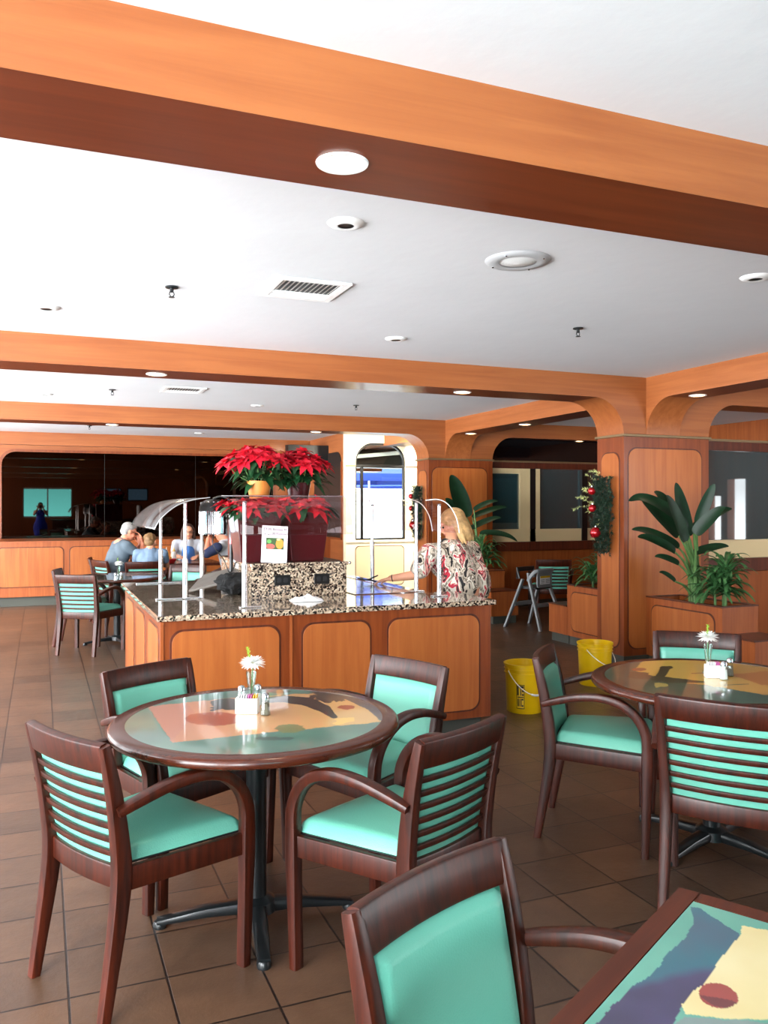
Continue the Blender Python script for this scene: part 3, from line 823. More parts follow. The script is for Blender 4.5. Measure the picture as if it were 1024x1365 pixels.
# ------------------------------------------------------------------ painted table tops
def srg3(c): return srgb(c)[:3]
def inpoly(x, y, P):
    n = len(P); c = False; j = n-1
    for i in range(n):
        if (P[i][1] > y) != (P[j][1] > y) and x < (P[j][0]-P[i][0])*(y-P[i][1])/(P[j][1]-P[i][1])+P[i][0]: c = not c
        j = i
    return c
def nz(x, y, s, seed=0): return noise.noise(Vector((x*s, y*s, seed*7.3)))
def fbm(x, y, s, seed=0): return nz(x, y, s, seed)+.5*nz(x, y, 2*s, seed+1)+.25*nz(x, y, 4*s, seed+2)
def segd(x, y, a, b):
    dx, dy = b[0]-a[0], b[1]-a[1]; L = dx*dx+dy*dy; t = max(0, min(1, ((x-a[0])*dx+(y-a[1])*dy)/L)) if L else 0
    return math.hypot(x-a[0]-t*dx, (y-a[1]-t*dy)), t
def stroke(x, y, pts, w, rough, sy=1, seed=0):
    best = 1e9
    for i in range(len(pts)-1):
        d, t = segd(x, y*sy, (pts[i][0], pts[i][1]*sy), (pts[i+1][0], pts[i+1][1]*sy))
        ww = w[i]+(w[i+1]-w[i])*t; best = min(best, d/ww)
    return best+rough*fbm(x, y, .02, seed) < 1
def mixc(a, b, t): return tuple(a[i]+(b[i]-a[i])*t for i in range(3))

def art1(x, y, X, Y):        # the painting on the near table: frayed colour fields and brush strokes
    jx = x+3*fbm(X, Y, 30, 1); jy = y+2.0*fbm(X, Y, 30, 5)
    n = fbm(X, Y, 5, 9)
    c = mixc((92, 140, 122), (70, 112, 104), .5+.6*n)
    if inpoly(jx, jy, [(640, 120), (800, 120), (930, 195), (918, 240), (858, 205), (770, 165), (700, 150)]): c = mixc((72, 72, 78), (52, 58, 58), .5+n)
    if inpoly(jx, jy, [(180, 190), (440, 163), (700, 148), (790, 165), (862, 200), (905, 237), (580, 268), (255, 302)]):
        t = max(0, min(1, (x-250)/500+.2*n)); c = mixc((198, 138, 110), (214, 172, 110), t)
        if inpoly(jx, jy, [(180, 190), (300, 178), (330, 215), (250, 300)]): c = (192, 132, 112)
        if abs(x-700) < 120 and abs(y-240) < 30 and n > .2: c = (236, 196, 104)
    if ((jx-385)/90)**2+((jy-228)/21)**2 < 1: c = (166, 82, 54)
    if ((jx-795)/27)**2+((jy-192)/7)**2 < 1: c = (150, 62, 34)
    if ((jx-618)/46)**2+((jy-258)/13)**2+.5*fbm(X, Y, 25, 3) < 1: c = (112, 128, 84)
    if stroke(x, y, [(445, 180), (520, 172), (600, 166), (670, 174), (725, 196), (758, 222)], [12, 20, 24, 26, 24, 12], .25, 2.3, 4): c = (44, 54, 48)
    if ((jx-425)/55)**2+((jy-183)/16)**2+.6*fbm(X, Y, 25, 8) < 1: c = (44, 54, 46)
    if ((jx-740)/54)**2+((jy-160)/17)**2+.8*fbm(X, Y, 30, 6) < 1: c = (50, 56, 46)
    if stroke(x, y, [(378, 202), (420, 190)], [5, 8], .6, 2.3, 2): c = (40, 48, 44)
    if ((jx-570)/60)**2+((jy-290)/5)**2+.7*fbm(X, Y, 30, 6) < 1: c = (56, 84, 78)
    if ((jx-590)/34)**2+((jy-143)/6)**2+.6*fbm(X, Y, 30, 2) < 1: c = (50, 70, 66)
    return c
def art2(x, y, X, Y):
    jx = x+3*fbm(X, Y, 30, 11); jy = y+2*fbm(X, Y, 30, 15)
    n = fbm(X, Y, 5, 19)
    c = mixc((84, 112, 92), (58, 80, 70), .5+.7*n)
    if inpoly(jx, jy, [(520, 205), (560, 165), (800, 168), (1060, 200), (1140, 215), (1100, 300), (1024, 300), (790, 262), (600, 240)]):
        t = max(0, min(1, (x-650)/400)); c = mixc((236, 196, 92), (232, 164, 78), t+.2*n)
        if inpoly(jx, jy, [(880, 222), (1080, 205), (1100, 262), (1000, 262)]): c = (214, 128, 52)
    if stroke(x, y, [(602, 236), (650, 243), (710, 247), (782, 250)], [20, 22, 18, 6], .3, 2.3, 14): c = (58, 62, 40)
    if stroke(x, y, [(610, 240), (635, 200), (655, 196)], [22, 20, 12], .5, 2.3, 12): c = (56, 62, 44)
    if ((jx-545)/52)**2+((jy-226)/14)**2+.8*fbm(X, Y, 25, 18) < 1: c = (50, 66, 48)
    if ((jx-540)/26)**2+((jy-203)/6)**2 < 1: c = (150, 84, 44)
    if stroke(x, y, [(740, 218), (790, 216)], [4, 5], .4, 2.3, 3): c = (170, 96, 44)
    if stroke(x, y, [(860, 262), (950, 258)], [3, 3], .6, 2.3, 5): c = (120, 100, 50)
    if jx > 600 and ((jx-560)/90)**2+((jy-262)/10)**2 < 1: c = (196, 176, 96)
    return c
def art3(x, y, X, Y):
    jx = x+9*fbm(X, Y, 22, 21); jy = y+9*fbm(X, Y, 22, 25)
    n = fbm(X, Y, 7, 29)
    c = mixc((104, 170, 150), (84, 150, 134), .5+.6*n)
    blue = [(676, 160), (722, 168), (832, 252), (892, 290), (742, 492), (640, 610), (560, 760), (420, 900), (120, 900), (250, 690), (330, 600), (425, 520), (540, 432), (560, 385), (645, 310), (690, 240)]
    if inpoly(jx, jy, blue):
        k = max(0, min(1, (y+.35*(x-600)-430+60*n)/60)); c = mixc(mixc((44, 98, 114), (62, 88, 108), .5+n), mixc((70, 64, 102), (48, 44, 72), .5+.8*n), k)
    cream = [(905, 250), (1030, 272), (1200, 310), (1500, 500), (1400, 800), (1024, 668), (860, 665), (655, 642), (640, 604), (742, 492), (892, 290)]
    if inpoly(jx, jy, cream): c = mixc((222, 208, 158), (216, 198, 142), .5+n)
    dx, dy = x-800, y-562; ca, sa = math.cos(.25), math.sin(.25)
    ex, ey = dx*ca+dy*sa, -dx*sa+dy*ca
    if (ex/88)**2+(ey/56)**2+.12*fbm(X, Y, 30, 31) < 1:
        c = (150, 64, 58)
        if ey > -4+.15*ex and inpoly(jx, jy, [(715, 555), (800, 570), (890, 590), (870, 630), (780, 610)]): c = (104, 46, 50)
    if inpoly(jx, jy, [(600, 690), (650, 655), (860, 668), (1100, 690), (1300, 760), (1000, 900), (500, 900)]): c = (122, 140, 138)
    return c

ARTM = vcol('painted table inlay', .28, 1.0)
def art_mesh(name, cx, cy, rz, z, R, n, art, sc_, org, square=None):
    # paint is a fixed pattern of the top; X, Y are distances on the top itself
    m = MB()
    if square is None:
        vs = [(0, 0, z)]; rings = n//2; seg = 3*n//2
        pts = []
        for i in range(1, rings+1):
            r = R*i/rings
            for k in range(seg): a = 2*PI*k/seg; pts.append((r*math.cos(a), r*math.sin(a), z))
        vs += pts
        fs = [(0, 1+k, 1+(k+1) % seg) for k in range(seg)]
        for i in range(rings-1):
            for k in range(seg):
                l = (k+1) % seg; fs.append((1+i*seg+k, 1+(i+1)*seg+k, 1+(i+1)*seg+l, 1+i*seg+l))
        m.add(vs, fs)
    else:
        a, b = square
        m.grid(lambda u, v: ((2*u-1)*a, (2*v-1)*b, z), n, n)
    o = m.build(name, ARTM, None, smooth=0, recalc=False)
    me = o.data
    at = me.color_attributes.new('Col', 'FLOAT_COLOR', 'POINT')
    cr, sr = math.cos(rz), math.sin(rz); cols = []
    for v in me.vertices:
        X, Y = v.co.x, v.co.y
        wx, wy = cx+X*cr-Y*sr, cy+X*sr+Y*cr
        d = wx*SA+wy*CA
        if d < .35: cols += [.3, .5, .45, 1]; continue
        px, py = to_px((wx, wy, .75))
        c = art((px-org[0])*sc_, (py-org[1])*sc_, X, Y)
        cols += list(srg3(c))+[1]
    at.data.foreach_set('color', cols)
    return o

def table_foot(root, z=.71, rb=.36, rot=0):
    m = MB(); m.lathe([(.038, .05), (.038, z-.05), (.06, z-.03), (.06, z-.015)], 24); m.build('pedestal', BLACKMETAL, root)
    m = MB()
    for k in range(2):
        a = rot+k*PI/2; c, s = math.cos(a), math.sin(a)
        for t in (-1, 1):
            m.sweep([(0, 0, .05), (t*c*rb*.5, t*s*rb*.5, .044), (t*c*rb, t*s*rb, .022)], [.07, .06, .045], [.05, .036, .020], (-s, c, 0), .3)
            m.lathe([(.024, 0), (.026, .014), (.02, .024)], 14, Matrix.Translation((t*c*(rb-.01), t*s*(rb-.01), 0)))
    m.lathe([(.075, .03), (.07, .07), (.045, .085)], 20)
    m.build('base', BLACKMETAL, root)
    m = MB()
    for k in range(2):
        a = rot+k*PI/2; c, s = math.cos(a), math.sin(a)
        m.sweep([(-c*.3, -s*.3, z-.02), (c*.3, s*.3, z-.02)], .05, .012, (-s, c, 0), .2)
    m.build('support_cross', BLACKMETAL, root)
def round_table(cx, cy, label, art, sc_, org, R=.535, rot=.6, detail=150):
    root = empty('round_table', (cx, cy, 0), 0, label, 'table', 'round dining tables with painted tops')
    m = MB()
    m.lathe([(.0, .712), (R-.03, .712), (R-.008, .716), (R-.001, .724), (R, .734), (R-.004, .745), (R-.012, .7505), (R-.062, .7505), (R-.0625, .7480), (0, .7480)], 96, cap=False)
    m.build('tabletop', MAHOG_TOP, root)
    a = art_mesh('painted_inlay', cx, cy, 0, .7496, R-.061, detail, art, sc_, org); a.parent = root
    table_foot(root, rot=rot)
    return root
round_table(.749, 3.066, 'round table with mahogany rim and peach and teal painted top, at left, two flowers left of centre', art1, 2.327, (120, 860), rot=-.168, detail=300)['label'] = 'near left round table with mahogany rim and peach and teal painted top'
round_table(2.836, 2.94, 'right round table with mahogany rim and golden yellow and green painted top', art2, 2.813, (660, 820), rot=.3, detail=280)
def art4(x, y, X, Y): return mixc((96, 70, 52), (60, 84, 76), .5+fbm(X, Y, 4, 3))
round_table(.80, 9.85, 'distant round table left of the buffet, holding a white flower', art4, 1, (0, 0), rot=.2, detail=40)
# diners' table
root = empty('dining_table', (1.75, 12.1, 0), 0, 'distant table the four diners sit around', 'table')
m = MB(); m.prism(rrect(-.62, .62, -.42, .42, .08), .712, .75, 'z'); m.build('tabletop', MAHOG_TOP, root, smooth=0, bevel=.006)
table_foot(root)

# square table in the near right corner
A = at_z(905, 1182, .75)
e1 = Vector((-.874, -.485, 0)).normalized(); e2 = Vector((-e1.y*-1, 0, 0))
e2 = Vector((.485, -.874, 0)); S = .92
ctr = A+e1*S/2+e2*S/2
rz = math.atan2(e1.y, e1.x)
root = empty('square_table', (ctr.x, ctr.y, 0), rz, 'square table with brown wooden border and teal, blue and cream painted top, near right corner', 'table')
m = MB(); hs = S/2; b = .045
m.prism(rrect(-hs, hs, -hs, hs, .012, 3), .712, .7475, 'z')
for a0, a1, c0, c1 in ((-hs, hs, -hs, -hs+b), (-hs, hs, hs-b, hs), (-hs, -hs+b, -hs+b, hs-b), (hs-b, hs, -hs+b, hs-b)): m.box(a0+.002, a1-.002, c0+.002, c1-.002, .7475, .7502)
m.build('tabletop', MAHOG_SQ, root, smooth=0)
a = art_mesh('painted_inlay', ctr.x, ctr.y, rz, .7496, 0, 340, art3, 3.368, (720, 1160), (hs-b, hs-b)); a.parent = root
table_foot(root)

# ------------------------------------------------------------------ table-top things
def daisy_vase(x, y, z, label_v, label_f, tilt=0, first=[None]):
    v = empty('bud_vase', (x, y, z), 0, label_v, 'vase', 'clear bud vases on the tables')
    m = MB(); m.lathe([(.0, 0), (.026, 0), (.026, .005), (.014, .03), (.013, .06), (.02, .12), (.021, .135), (.019, .135), (.0115, .062), (.0, .03)], 28, cap=False); m.build('body', CLEAR, v)
    f = empty('daisy', (x, y, z+.02), tilt, label_f, 'flower', 'white flowers in bud vases')
    m = MB(); m.tube(catmull([(.0, 0, .012), (.003, 0, .07), (.006, .0, .135)], 4), .0028, 8); m.build('stem', STEMG, f)
    m = MB(); random.seed(3)
    for c, R0 in (((.006, 0, .150), .052),):
        for layer, (n, el, L) in enumerate(((20, 2, 1.05), (20, 16, 1.0), (18, 32, .9), (14, 50, .72), (10, 68, .5), (18, -18, 1.0))):
            for k in range(n):
                a = 2*PI*(k+.5*layer)/n+random.uniform(-.08, .08); e = math.radians(el+random.uniform(-6, 6)); l = R0*L*random.uniform(.88, 1.08)
                d = Vector((math.cos(a)*math.cos(e), math.sin(a)*math.cos(e), math.sin(e))); s = Vector((-math.sin(a), math.cos(a), 0)); w = .0085
                c0 = Vector(c); up = Vector((0, 0, .0035))
                m.add([c0, c0+d*l*.5+s*w-up*0, c0+d*l-up*1.0, c0+d*l*.5-s*w, c0+d*l*.5+up*.6], [(0, 1, 4), (1, 2, 4), (2, 3, 4), (3, 0, 4)])
    m.build('petals', PETAL, f, smooth=0, recalc=False)
    m = MB(); m.ell((.006, 0, .156), (.010, .010, .008)); m.build('flower_centre', YELLOWC, f)
    m = MB(); m.tube([(0, 0, .13), (-.010, .004, .185), (-.014, .005, .208)], .0015, 5)
    for k in range(16):
        t = .165+.0028*k; a = k*2.4; c0 = Vector((-.007-.16*(t-.165), .004, t)); d = Vector((math.cos(a), math.sin(a), .9)).normalized()*.014; s = d.cross(Vector((0, 0, 1))).normalized()*.004
        m.add([c0, c0+d*.5+s, c0+d, c0+d*.5-s], [(0, 1, 2, 3)])
    m.build('sprig', LIMEG, f, smooth=0, recalc=False)
def shaker(x, y, z, label, content, name, k=1):
    r = empty(name, (x, y, z), .3, label, 'shaker', 'salt and pepper shakers')
    m = MB(); m.lathe([(.0, 0), (.019, 0), (.020, .003), (.014, .060), (.013, .064), (.0, .064)], 8, cap=False); m.build('jar', CLEAR, r, smooth=20)
    m = MB(); m.lathe([(.0, .003), (.0165, .003), (.0135, .045), (0, .045)], 8, cap=False); m.build('contents', content, r)
    m = MB(); m.lathe([(.0145, .061), (.0145, .074), (.011, .081), (.0, .084)], 20, cap=False); m.build('cap', STEEL, r)
def caddy(x, y, z, rz, label):
    r = empty('sugar_caddy', (x, y, z), rz, label, 'caddy', 'white packet holders on the tables')
    m = MB(); t = .003
    m.box(-.042, .042, -.022, .022, 0, t)
    m.box(-.042, .042, -.022, -.022+t, t, .058); m.box(-.042, .042, .022-t, .022, t, .058); m.box(-.042, -.042+t, -.022+t, .022-t, t, .058); m.box(.042-t, .042, -.022+t, .022-t, t, .058)
    m.build('holder', WHITEPL, r, smooth=0)
    for k in range(8):
        mat = (PAPER, PAPER, PAPER, PAPER, PINKP, PINKP, YELP, YELP)[k]
        p = MB(); M = Matrix.Translation((-.034+.0095*k, 0, .034)) @ Matrix.Rotation(.12, 4, 'Y')
        p.box(-.0012, .0012, -.017, .017, -.030, .036, M); q = p.build('sugar_packet', mat, None, smooth=0)
        q.location = (x, y, z); q.rotation_euler = (0, 0, rz)
        tag(q, 'thin paper sweetener packet standing in the white holder on the %s table' % ('near left round' if x < 1.5 else 'right round'), 'sugar packet', 'sweetener packets on the %s table' % ('near left round' if x < 1.5 else 'right round'))
p = at_z(333, 952, .75)
T1 = .7508
daisy_vase(at_z(335, 941, .75).x, at_z(335, 941, .75).y, T1, 'clear tapered bud vase on the near left round table', 'white daisy with lime sprig on the near left round table', .0)
q = at_z(330, 950, .75); caddy(q.x, q.y, T1, -.45, 'white packet holder on the near left round table')
q = at_z(354, 953, .75); shaker(q.x, q.y, T1, 'pepper shaker with steel cap, right of the caddy on the near left round table', PEPPER, 'pepper_shaker')
q = at_z(322, 942, .75); shaker(q.x, q.y, T1, 'salt shaker behind the caddy on the near left round table', PAPER, 'salt_shaker')
q = at_z(344, 940, .75); shaker(q.x, q.y, T1, 'salt shaker between caddy and pepper on the near left round table', PAPER, 'salt_shaker')
q = at_z(944, 897, .75); daisy_vase(q.x, q.y, T1, 'clear bud vase on the right round table', 'round white daisy on the right round table', 1.0)
q = at_z(953, 903, .75); caddy(q.x, q.y, T1, -.5, 'white packet holder on the right round table')
q = at_z(965, 906, .75); shaker(q.x, q.y, T1, 'salt shaker in front of the caddy on the right round table', PAPER, 'salt_shaker')
q = at_z(973, 901, .75); shaker(q.x, q.y, T1, 'pepper shaker at the right of the caddy on the right round table', PEPPER, 'pepper_shaker')
q = at_z(158, 772, .75); daisy_vase(q.x, q.y, T1, 'bud vase on the distant round table left of the buffet', 'white flower on the distant round table left of the buffet', 1.0)
q = at_z(154, 774, .75); shaker(q.x, q.y, T1, 'small shaker on the distant round table, left of the vase', PAPER, 'salt_shaker')
q = at_z(162, 773, .75); shaker(q.x, q.y, T1, 'small shaker on the distant round table, right of the vase', PEPPER, 'pepper_shaker')
# on the diners' table
def bottle(px, label, mat, capm, d=11.75):
    u = (px-512)/F; x = d*(SA+u*CA); y = d*(CA-u*SA)
    r = empty('squeeze_bottle', (x, y, .7505), 0, label, 'bottle', "sauce bottles on the diners' table")
    m = MB(); m.lathe([(.0, 0), (.032, 0), (.034, .01), (.034, .12), (.03, .145), (.016, .155), (0, .155)], 20, cap=False); m.build('body', mat, r)
    m = MB(); m.lathe([(.018, .153), (.018, .168), (.006, .19), (.003, .215), (0, .215)], 14, cap=False); m.build('nozzle', capm, r)
bottle(222, "yellow squeeze bottle on the diners' table, left one", SAUCEY, WHITEPL)
bottle(232, "white squeeze bottle on the diners' table, right one", WHITEPL, SAUCEY)
u = (226-512)/F; d = 11.55
r = empty('food_basket', (d*(SA+u*CA), d*(CA-u*SA), .7505), 0, "red plastic food basket on the diners' table", 'basket')
m = MB(); m.lathe([(.05, 0), (.055, .004), (.085, .055), (.09, .06), (.082, .055), (.05, .006), (0, .006)], 24, cap=False, sx=1.2); m.build('basket', BASKET, r)
m = MB()
random.seed(2)
for k in range(9): m.sweep([(random.uniform(-.05, .05), random.uniform(-.04, .04), .03), (random.uniform(-.06, .06), random.uniform(-.05, .05), .085)], .01, .01, (1, 0, .2), .2)
m.build('fries', SAUCEY, r)
for px, lb, dd in ((268, "clear drinking glass near the long haired diner", 12.0), (207, "clear drinking glass beside the fair haired diner", 11.9)):
    u = (px-512)/F
    r = MB(); r.lathe([(.0, 0), (.028, 0), (.036, .14), (.034, .14), (.026, .006), (0, .006)], 24, cap=False); o = r.build('drinking_glass', CLEAR)
    o.location = (dd*(SA+u*CA), dd*(CA-u*SA), .7505); tag(o, lb, 'glass', "glasses on the diners' table")

# ------------------------------------------------------------------ buckets
def bucket(x, y, rz, label, lab=True, hz=.22):
    r = empty('bucket', (x, y, 0), rz, label, 'bucket', 'yellow plastic buckets')
    m = MB()
    m.lathe([(0, .004), (.128, .004), (.130, 0), (.133, .004), (.143, .29), (.151, .292), (.151, .298), (.145, .300), (.145, .318), (.153, .320), (.153, .326), (.147, .328), (.147, .345), (.155, .347), (.156, .362), (.150, .364), (.146, .362), (.127, .012), (0, .012)], 56, cap=False)
    m.build('pail', YELLOW, r)
    # wire bail hanging down in front
    m = MB(); pts = []
    for k in range(21):
        t = PI*k/20; pts.append((.158*math.cos(t), -.02-.155*math.sin(t)*.98-.0, .318-hz*math.sin(t)*.78))
    m.tube(pts, .0035, 8); m.tube(pts[8:13], .008, 10); m.build('handle', WHITEPL, r)
    for s in (-1, 1):
        e = MB(); e.lathe([(.016, 0), (.014, .012), (0, .013)], 14, Matrix.Translation((s*.149, -.01, .318)) @ Matrix.Rotation(s*PI/2, 4, 'Y'), cap=False); e.build('ear', YELLOW, r)
    if lab:
        a0 = -PI/2-.80; n = 8; m = MB()
        rad = lambda z: .1335+.0105*(z/.29)
        m.grid(lambda u, v: ((rad(.04+.18*v)+.0008)*math.cos(a0-.24+.44*u), (rad(.04+.18*v)+.0008)*math.sin(a0-.24+.44*u), .04+.18*v), 10, 10)
        lb = m.build('printed_label', YELLOW, r)
        t = MB()
        def patch(u0, u1, v0, v1):
            t.grid(lambda u, v: ((rad(.04+.18*(v0+(v1-v0)*v))+.0016)*math.cos(a0-.24+.44*(u0+(u1-u0)*u)), (rad(.04+.18*(v0+(v1-v0)*v))+.0016)*math.sin(a0-.24+.44*(u0+(u1-u0)*u)), .04+.18*(v0+(v1-v0)*v)), 4, 3)
        patch(0, .06, 0, 1); patch(.94, 1, 0, 1); patch(0, 1, .97, 1); patch(0, 1, 0, .03)
        patch(.1, .3, .55, .95); patch(.36, .9, .86, .95); patch(.5, .62, .55, .86); patch(.7, .9, .7, .8); patch(.7, .9, .55, .62); patch(.12, .9, .46, .5)
        patch(.15, .3, .1, .42); patch(.4, .5, .1, .42); patch(.6, .88, .36, .42); patch(.6, .88, .1, .16); patch(.6, .68, .1, .42)
        t.build('print', BLACKPL, lb, smooth=0)
    return r
bucket(3.38, 5.40, .05, 'yellow plastic bucket with black printed label, on the floor near the buffet end')
bucket(4.45, 5.97, .35, 'yellow plastic bucket against the right column, further back', False, .18)
# ------------------------------------------------------------------ buffet counter
CX0, CX1, CY0, CY1 = .655, 2.86, 5.0, 7.25
cn = empty('buffet_counter', (0, 0, 0), 0, 'orange wooden buffet counter with rounded panels and speckled granite top', 'counter')
foot = [(CX0, CY0), (CX1, CY0), (CX1, CY0+.56), (2.66, CY0+.56), (2.66, CY1), (CX0, CY1)]
m = MB(); m.prism(foot, .10, .865, 'z'); m.build('cabinet', WOOD_FRAME, cn, smooth=0)
kf = [(CX0+.05, CY0+.05), (CX1-.05, CY0+.05), (CX1-.05, CY0+.5), (2.6, CY0+.5), (2.6, CY1-.05), (CX0+.05, CY1-.05)]
m = MB(); m.prism(kf, 0, .10, 'z'); m.build('kick_board', KICK, cn, smooth=0)
tp = [(CX0-.03, CY0-.03), (CX1+.03, CY0-.03), (CX1+.03, CY0+.60), (2.69, CY0+.60), (2.69, CY1+.03), (CX0-.03, CY1+.03)]
m = MB(); m.prism(tp, .865, .9, 'z'); top = m.build('worktop', GRANITE, cn, smooth=0, bevel=.006)
def xat(px, Y=CY0): return at_y(px, 0, Y).x
for a, b in ((229, 372), (404, 493), (518, 638)):
    p = inset_panel('front_panel', rrect(xat(a), xat(b), .16, .80, .075, 8), CY0, 'y', -1); p.parent = cn
m = MB(); m.box(xat(388)-.008, xat(388)+.008, CY0-.006, CY0, .10, .865); m.build('seam_strip', WOOD_V, cn, smooth=0)
m = MB(); m.box(CX0-.006, CX0+.012, CY0-.006, CY0+.012, .10, .865); m.build('corner_bead', WOOD_V, cn, smooth=0)
for a, b in ((5.12, 5.62), (5.84, 6.34), (6.56, 7.06)):
    p = inset_panel('side_panel', rrect(a, b, .16, .80, .075, 8), CX0, 'x', -1); p.parent = cn
# granite riser with outlets
RX0, RX1, RY = 1.36, 2.06, 5.70
m = MB(); m.box(RX0, RX1, RY, 6.75, .9, 1.115); rs = m.build('granite_riser', GRANITE, cn, smooth=0)
m = MB(); m.box(RX0-.012, RX1+.012, RY-.012, 6.76, 1.115, 1.14); m.build('riser_top', GRANITE, rs, smooth=0, bevel=.005)
for px in (376.5, 429):
    x = at_y(px, 0, RY).x
    m = MB(); m.box(x-.058, x+.058, RY-.006, RY, .982, 1.056); o = m.build('outlet_plate', BLACKPL, rs, smooth=0, bevel=.003)
    m = MB()
    for s in (-1, 1):
        m.prism(rrect(x+s*.024-.015, x+s*.024+.015, 1.002, 1.036, .008, 4), RY-.008, RY-.006)
        m.box(x+s*.024-.006, x+s*.024-.004, RY-.0085, RY-.008, 1.016, 1.026); m.box(x+s*.024+.004, x+s*.024+.006, RY-.0085, RY-.008, 1.016, 1.026)
    m.build('socket', plain('outlet face', (40, 40, 42), .3) if px < 400 else MATS['outlet face'], o, smooth=0)
m = MB(); m.ell((RX1+.022, RY-.01, 1.13), (.012, .012, .012)); m.build('knob', STEEL, rs)
# cold well set into the right half of the top
m = MB(); wx0_, wx1_, wy0_, wy1_ = 2.1, 2.58, 5.62, 7.1
for a, b, c, d in ((wx0_, wx1_, wy0_, wy0_+.03), (wx0_, wx1_, wy1_-.03, wy1_), (wx0_, wx0_+.03, wy0_+.03, wy1_-.03), (wx1_-.03, wx1_, wy0_+.03, wy1_-.03)): m.box(a, b, c, d, .9, .906)
m.box(wx0_+.03, wx1_-.03, wy0_+.03, wy1_-.03, .9, .9025)
m.build('cold_well_lid', STEEL, cn, smooth=0)

# ------------------------------------------------------------------ sneeze guards
def post(root, x, y, ztop, zj=1.17, foot=None):
    m = MB(); m.lathe([(.0, .906), (.017, .906), (.017, zj), (.0, zj)], 20, Matrix.Translation((x, y, 0)), cap=False)
    m.lathe([(.0, zj), (.0125, zj), (.0125, ztop-.012), (.0, ztop-.012)], 20, Matrix.Translation((x, y, 0)), cap=False)
    m.lathe([(.0195, zj-.022), (.0195, zj+.006)], 20, Matrix.Translation((x, y, 0)))
    p = m.build('post', ALU, root)
    c = MB(); c.lathe([(.013, ztop-.016), (.016, ztop-.008), (.010, ztop-.002), (0, ztop)], 16, Matrix.Translation((x, y, 0)), cap=False); c.build('clamp', ALU, p)
    if foot:
        f = MB(); f.box(x+foot[0], x+foot[1], y-.022+foot[2], y+.022+foot[2], .9, .909); f.build('foot_bar', ALU, p, smooth=0, bevel=.003)
    return p
def curved(root, name, mat, prof, ext, th=.006):
    # prof: points across, ext: two offsets along
    m = MB(); n = len(prof)
    a, b = ext
    vs = [tuple(Vector(p)+Vector(a)) for p in prof]+[tuple(Vector(p)+Vector(b)) for p in prof]
    m.add(vs, [(i, i+1, n+i+1, n+i) for i in range(n-1)])
    return m.build(name, mat, root, solid=th)
# left guard, curving out to the left
g1 = empty('sneeze_guard', (0, 0, 0), 0, 'curved smoky sneeze guard on aluminium posts at the left end of the buffet', 'sneeze guard', 'sneeze guards on the buffet')
post(g1, .925, 5.84, 1.575, foot=(-.20, .12, 0)); post(g1, .925, 7.1, 1.575, foot=(-.20, .22, 0)); 
prof = catmull([(.70, 0, 1.385), (.745, 0, 1.46), (.84, 0, 1.54), (.95, 0, 1.582), (1.07, 0, 1.60)], 5)
curved(g1, 'curved_shield', SMOKE, prof, ((0, 5.70, 0), (0, 7.2, 0)))
# printed oval on the left shield
g2 = empty('sneeze_guard', (0, 0, 0), 0, 'long clear sneeze guard facing the diners across the front of the poinsettias', 'sneeze guard', 'sneeze guards on the buffet')
post(g2, 1.195, 5.20, 1.575, zj=1.17, foot=(-.04, .10, -.02)); post(g2, 1.22, 6.85, 1.575)
xa, xb = .98, 1.865
prof = catmull([(0, 5.03, 1.36), (0, 5.045, 1.45), (0, 5.10, 1.54), (0, 5.18, 1.60), (0, 5.28, 1.612)], 5)
curved(g2, 'curved_shield', SNEEZE, prof, ((1.13, 0, 0), (1.86, 0, 0)))
pr = MB(); pr.tube([(1.06, 5.26, 1.606), (1.87, 5.26, 1.606)], .004, 8); pr.build('edge_rail', ALU, g2)
g3 = empty('sneeze_guard', (0, 0, 0), 0, 'clear sneeze guard on three posts at the right end of the buffet, near the woman', 'sneeze guard', 'sneeze guards on the buffet')
post(g3, 2.62, 5.31, 1.56, 1.19, foot=(-.06, .06, 0)); post(g3, 2.61, 5.68, 1.575, 1.19, foot=(-.06, .06, 0)); post(g3, 2.56, 6.45, 1.56, 1.24)
prof = catmull([(2.50, 0, 1.583), (2.60, 0, 1.588), (2.68, 0, 1.55), (2.74, 0, 1.46), (2.765, 0, 1.35)], 5)
curved(g3, 'curved_shield', SNEEZE, prof, ((0, 5.28, 0), (0, 5.72, 0)))
prof = catmull([(2.40, 0, 1.583), (2.54, 0, 1.586), (2.60, 0, 1.55), (2.65, 0, 1.46), (2.665, 0, 1.35)], 5)
curved(g3, 'curved_shield', SNEEZE, prof, ((-.0, 5.76, 0), (-.0, 6.5, 0)))
# gleaming polished edges of the acrylic
for pts, y in ((catmull([(2.50, 0, 1.583), (2.60, 0, 1.588), (2.68, 0, 1.55), (2.74, 0, 1.46), (2.765, 0, 1.35)], 5), 5.28), (catmull([(2.50, 0, 1.583), (2.60, 0, 1.588), (2.68, 0, 1.55), (2.74, 0, 1.46), (2.765, 0, 1.35)], 5), 5.72)):
    e = MB(); e.tube([(p[0], y, p[2]) for p in pts], .0035, 6); e.build('polished_edge', WHITEPL, g3)
e = MB(); e.tube([(p[0], 5.70, p[2]) for p in catmull([(.70, 0, 1.385), (.745, 0, 1.46), (.84, 0, 1.54), (.95, 0, 1.582), (1.07, 0, 1.60)], 5)], .0035, 6); e.build('polished_edge', ALU, g1)

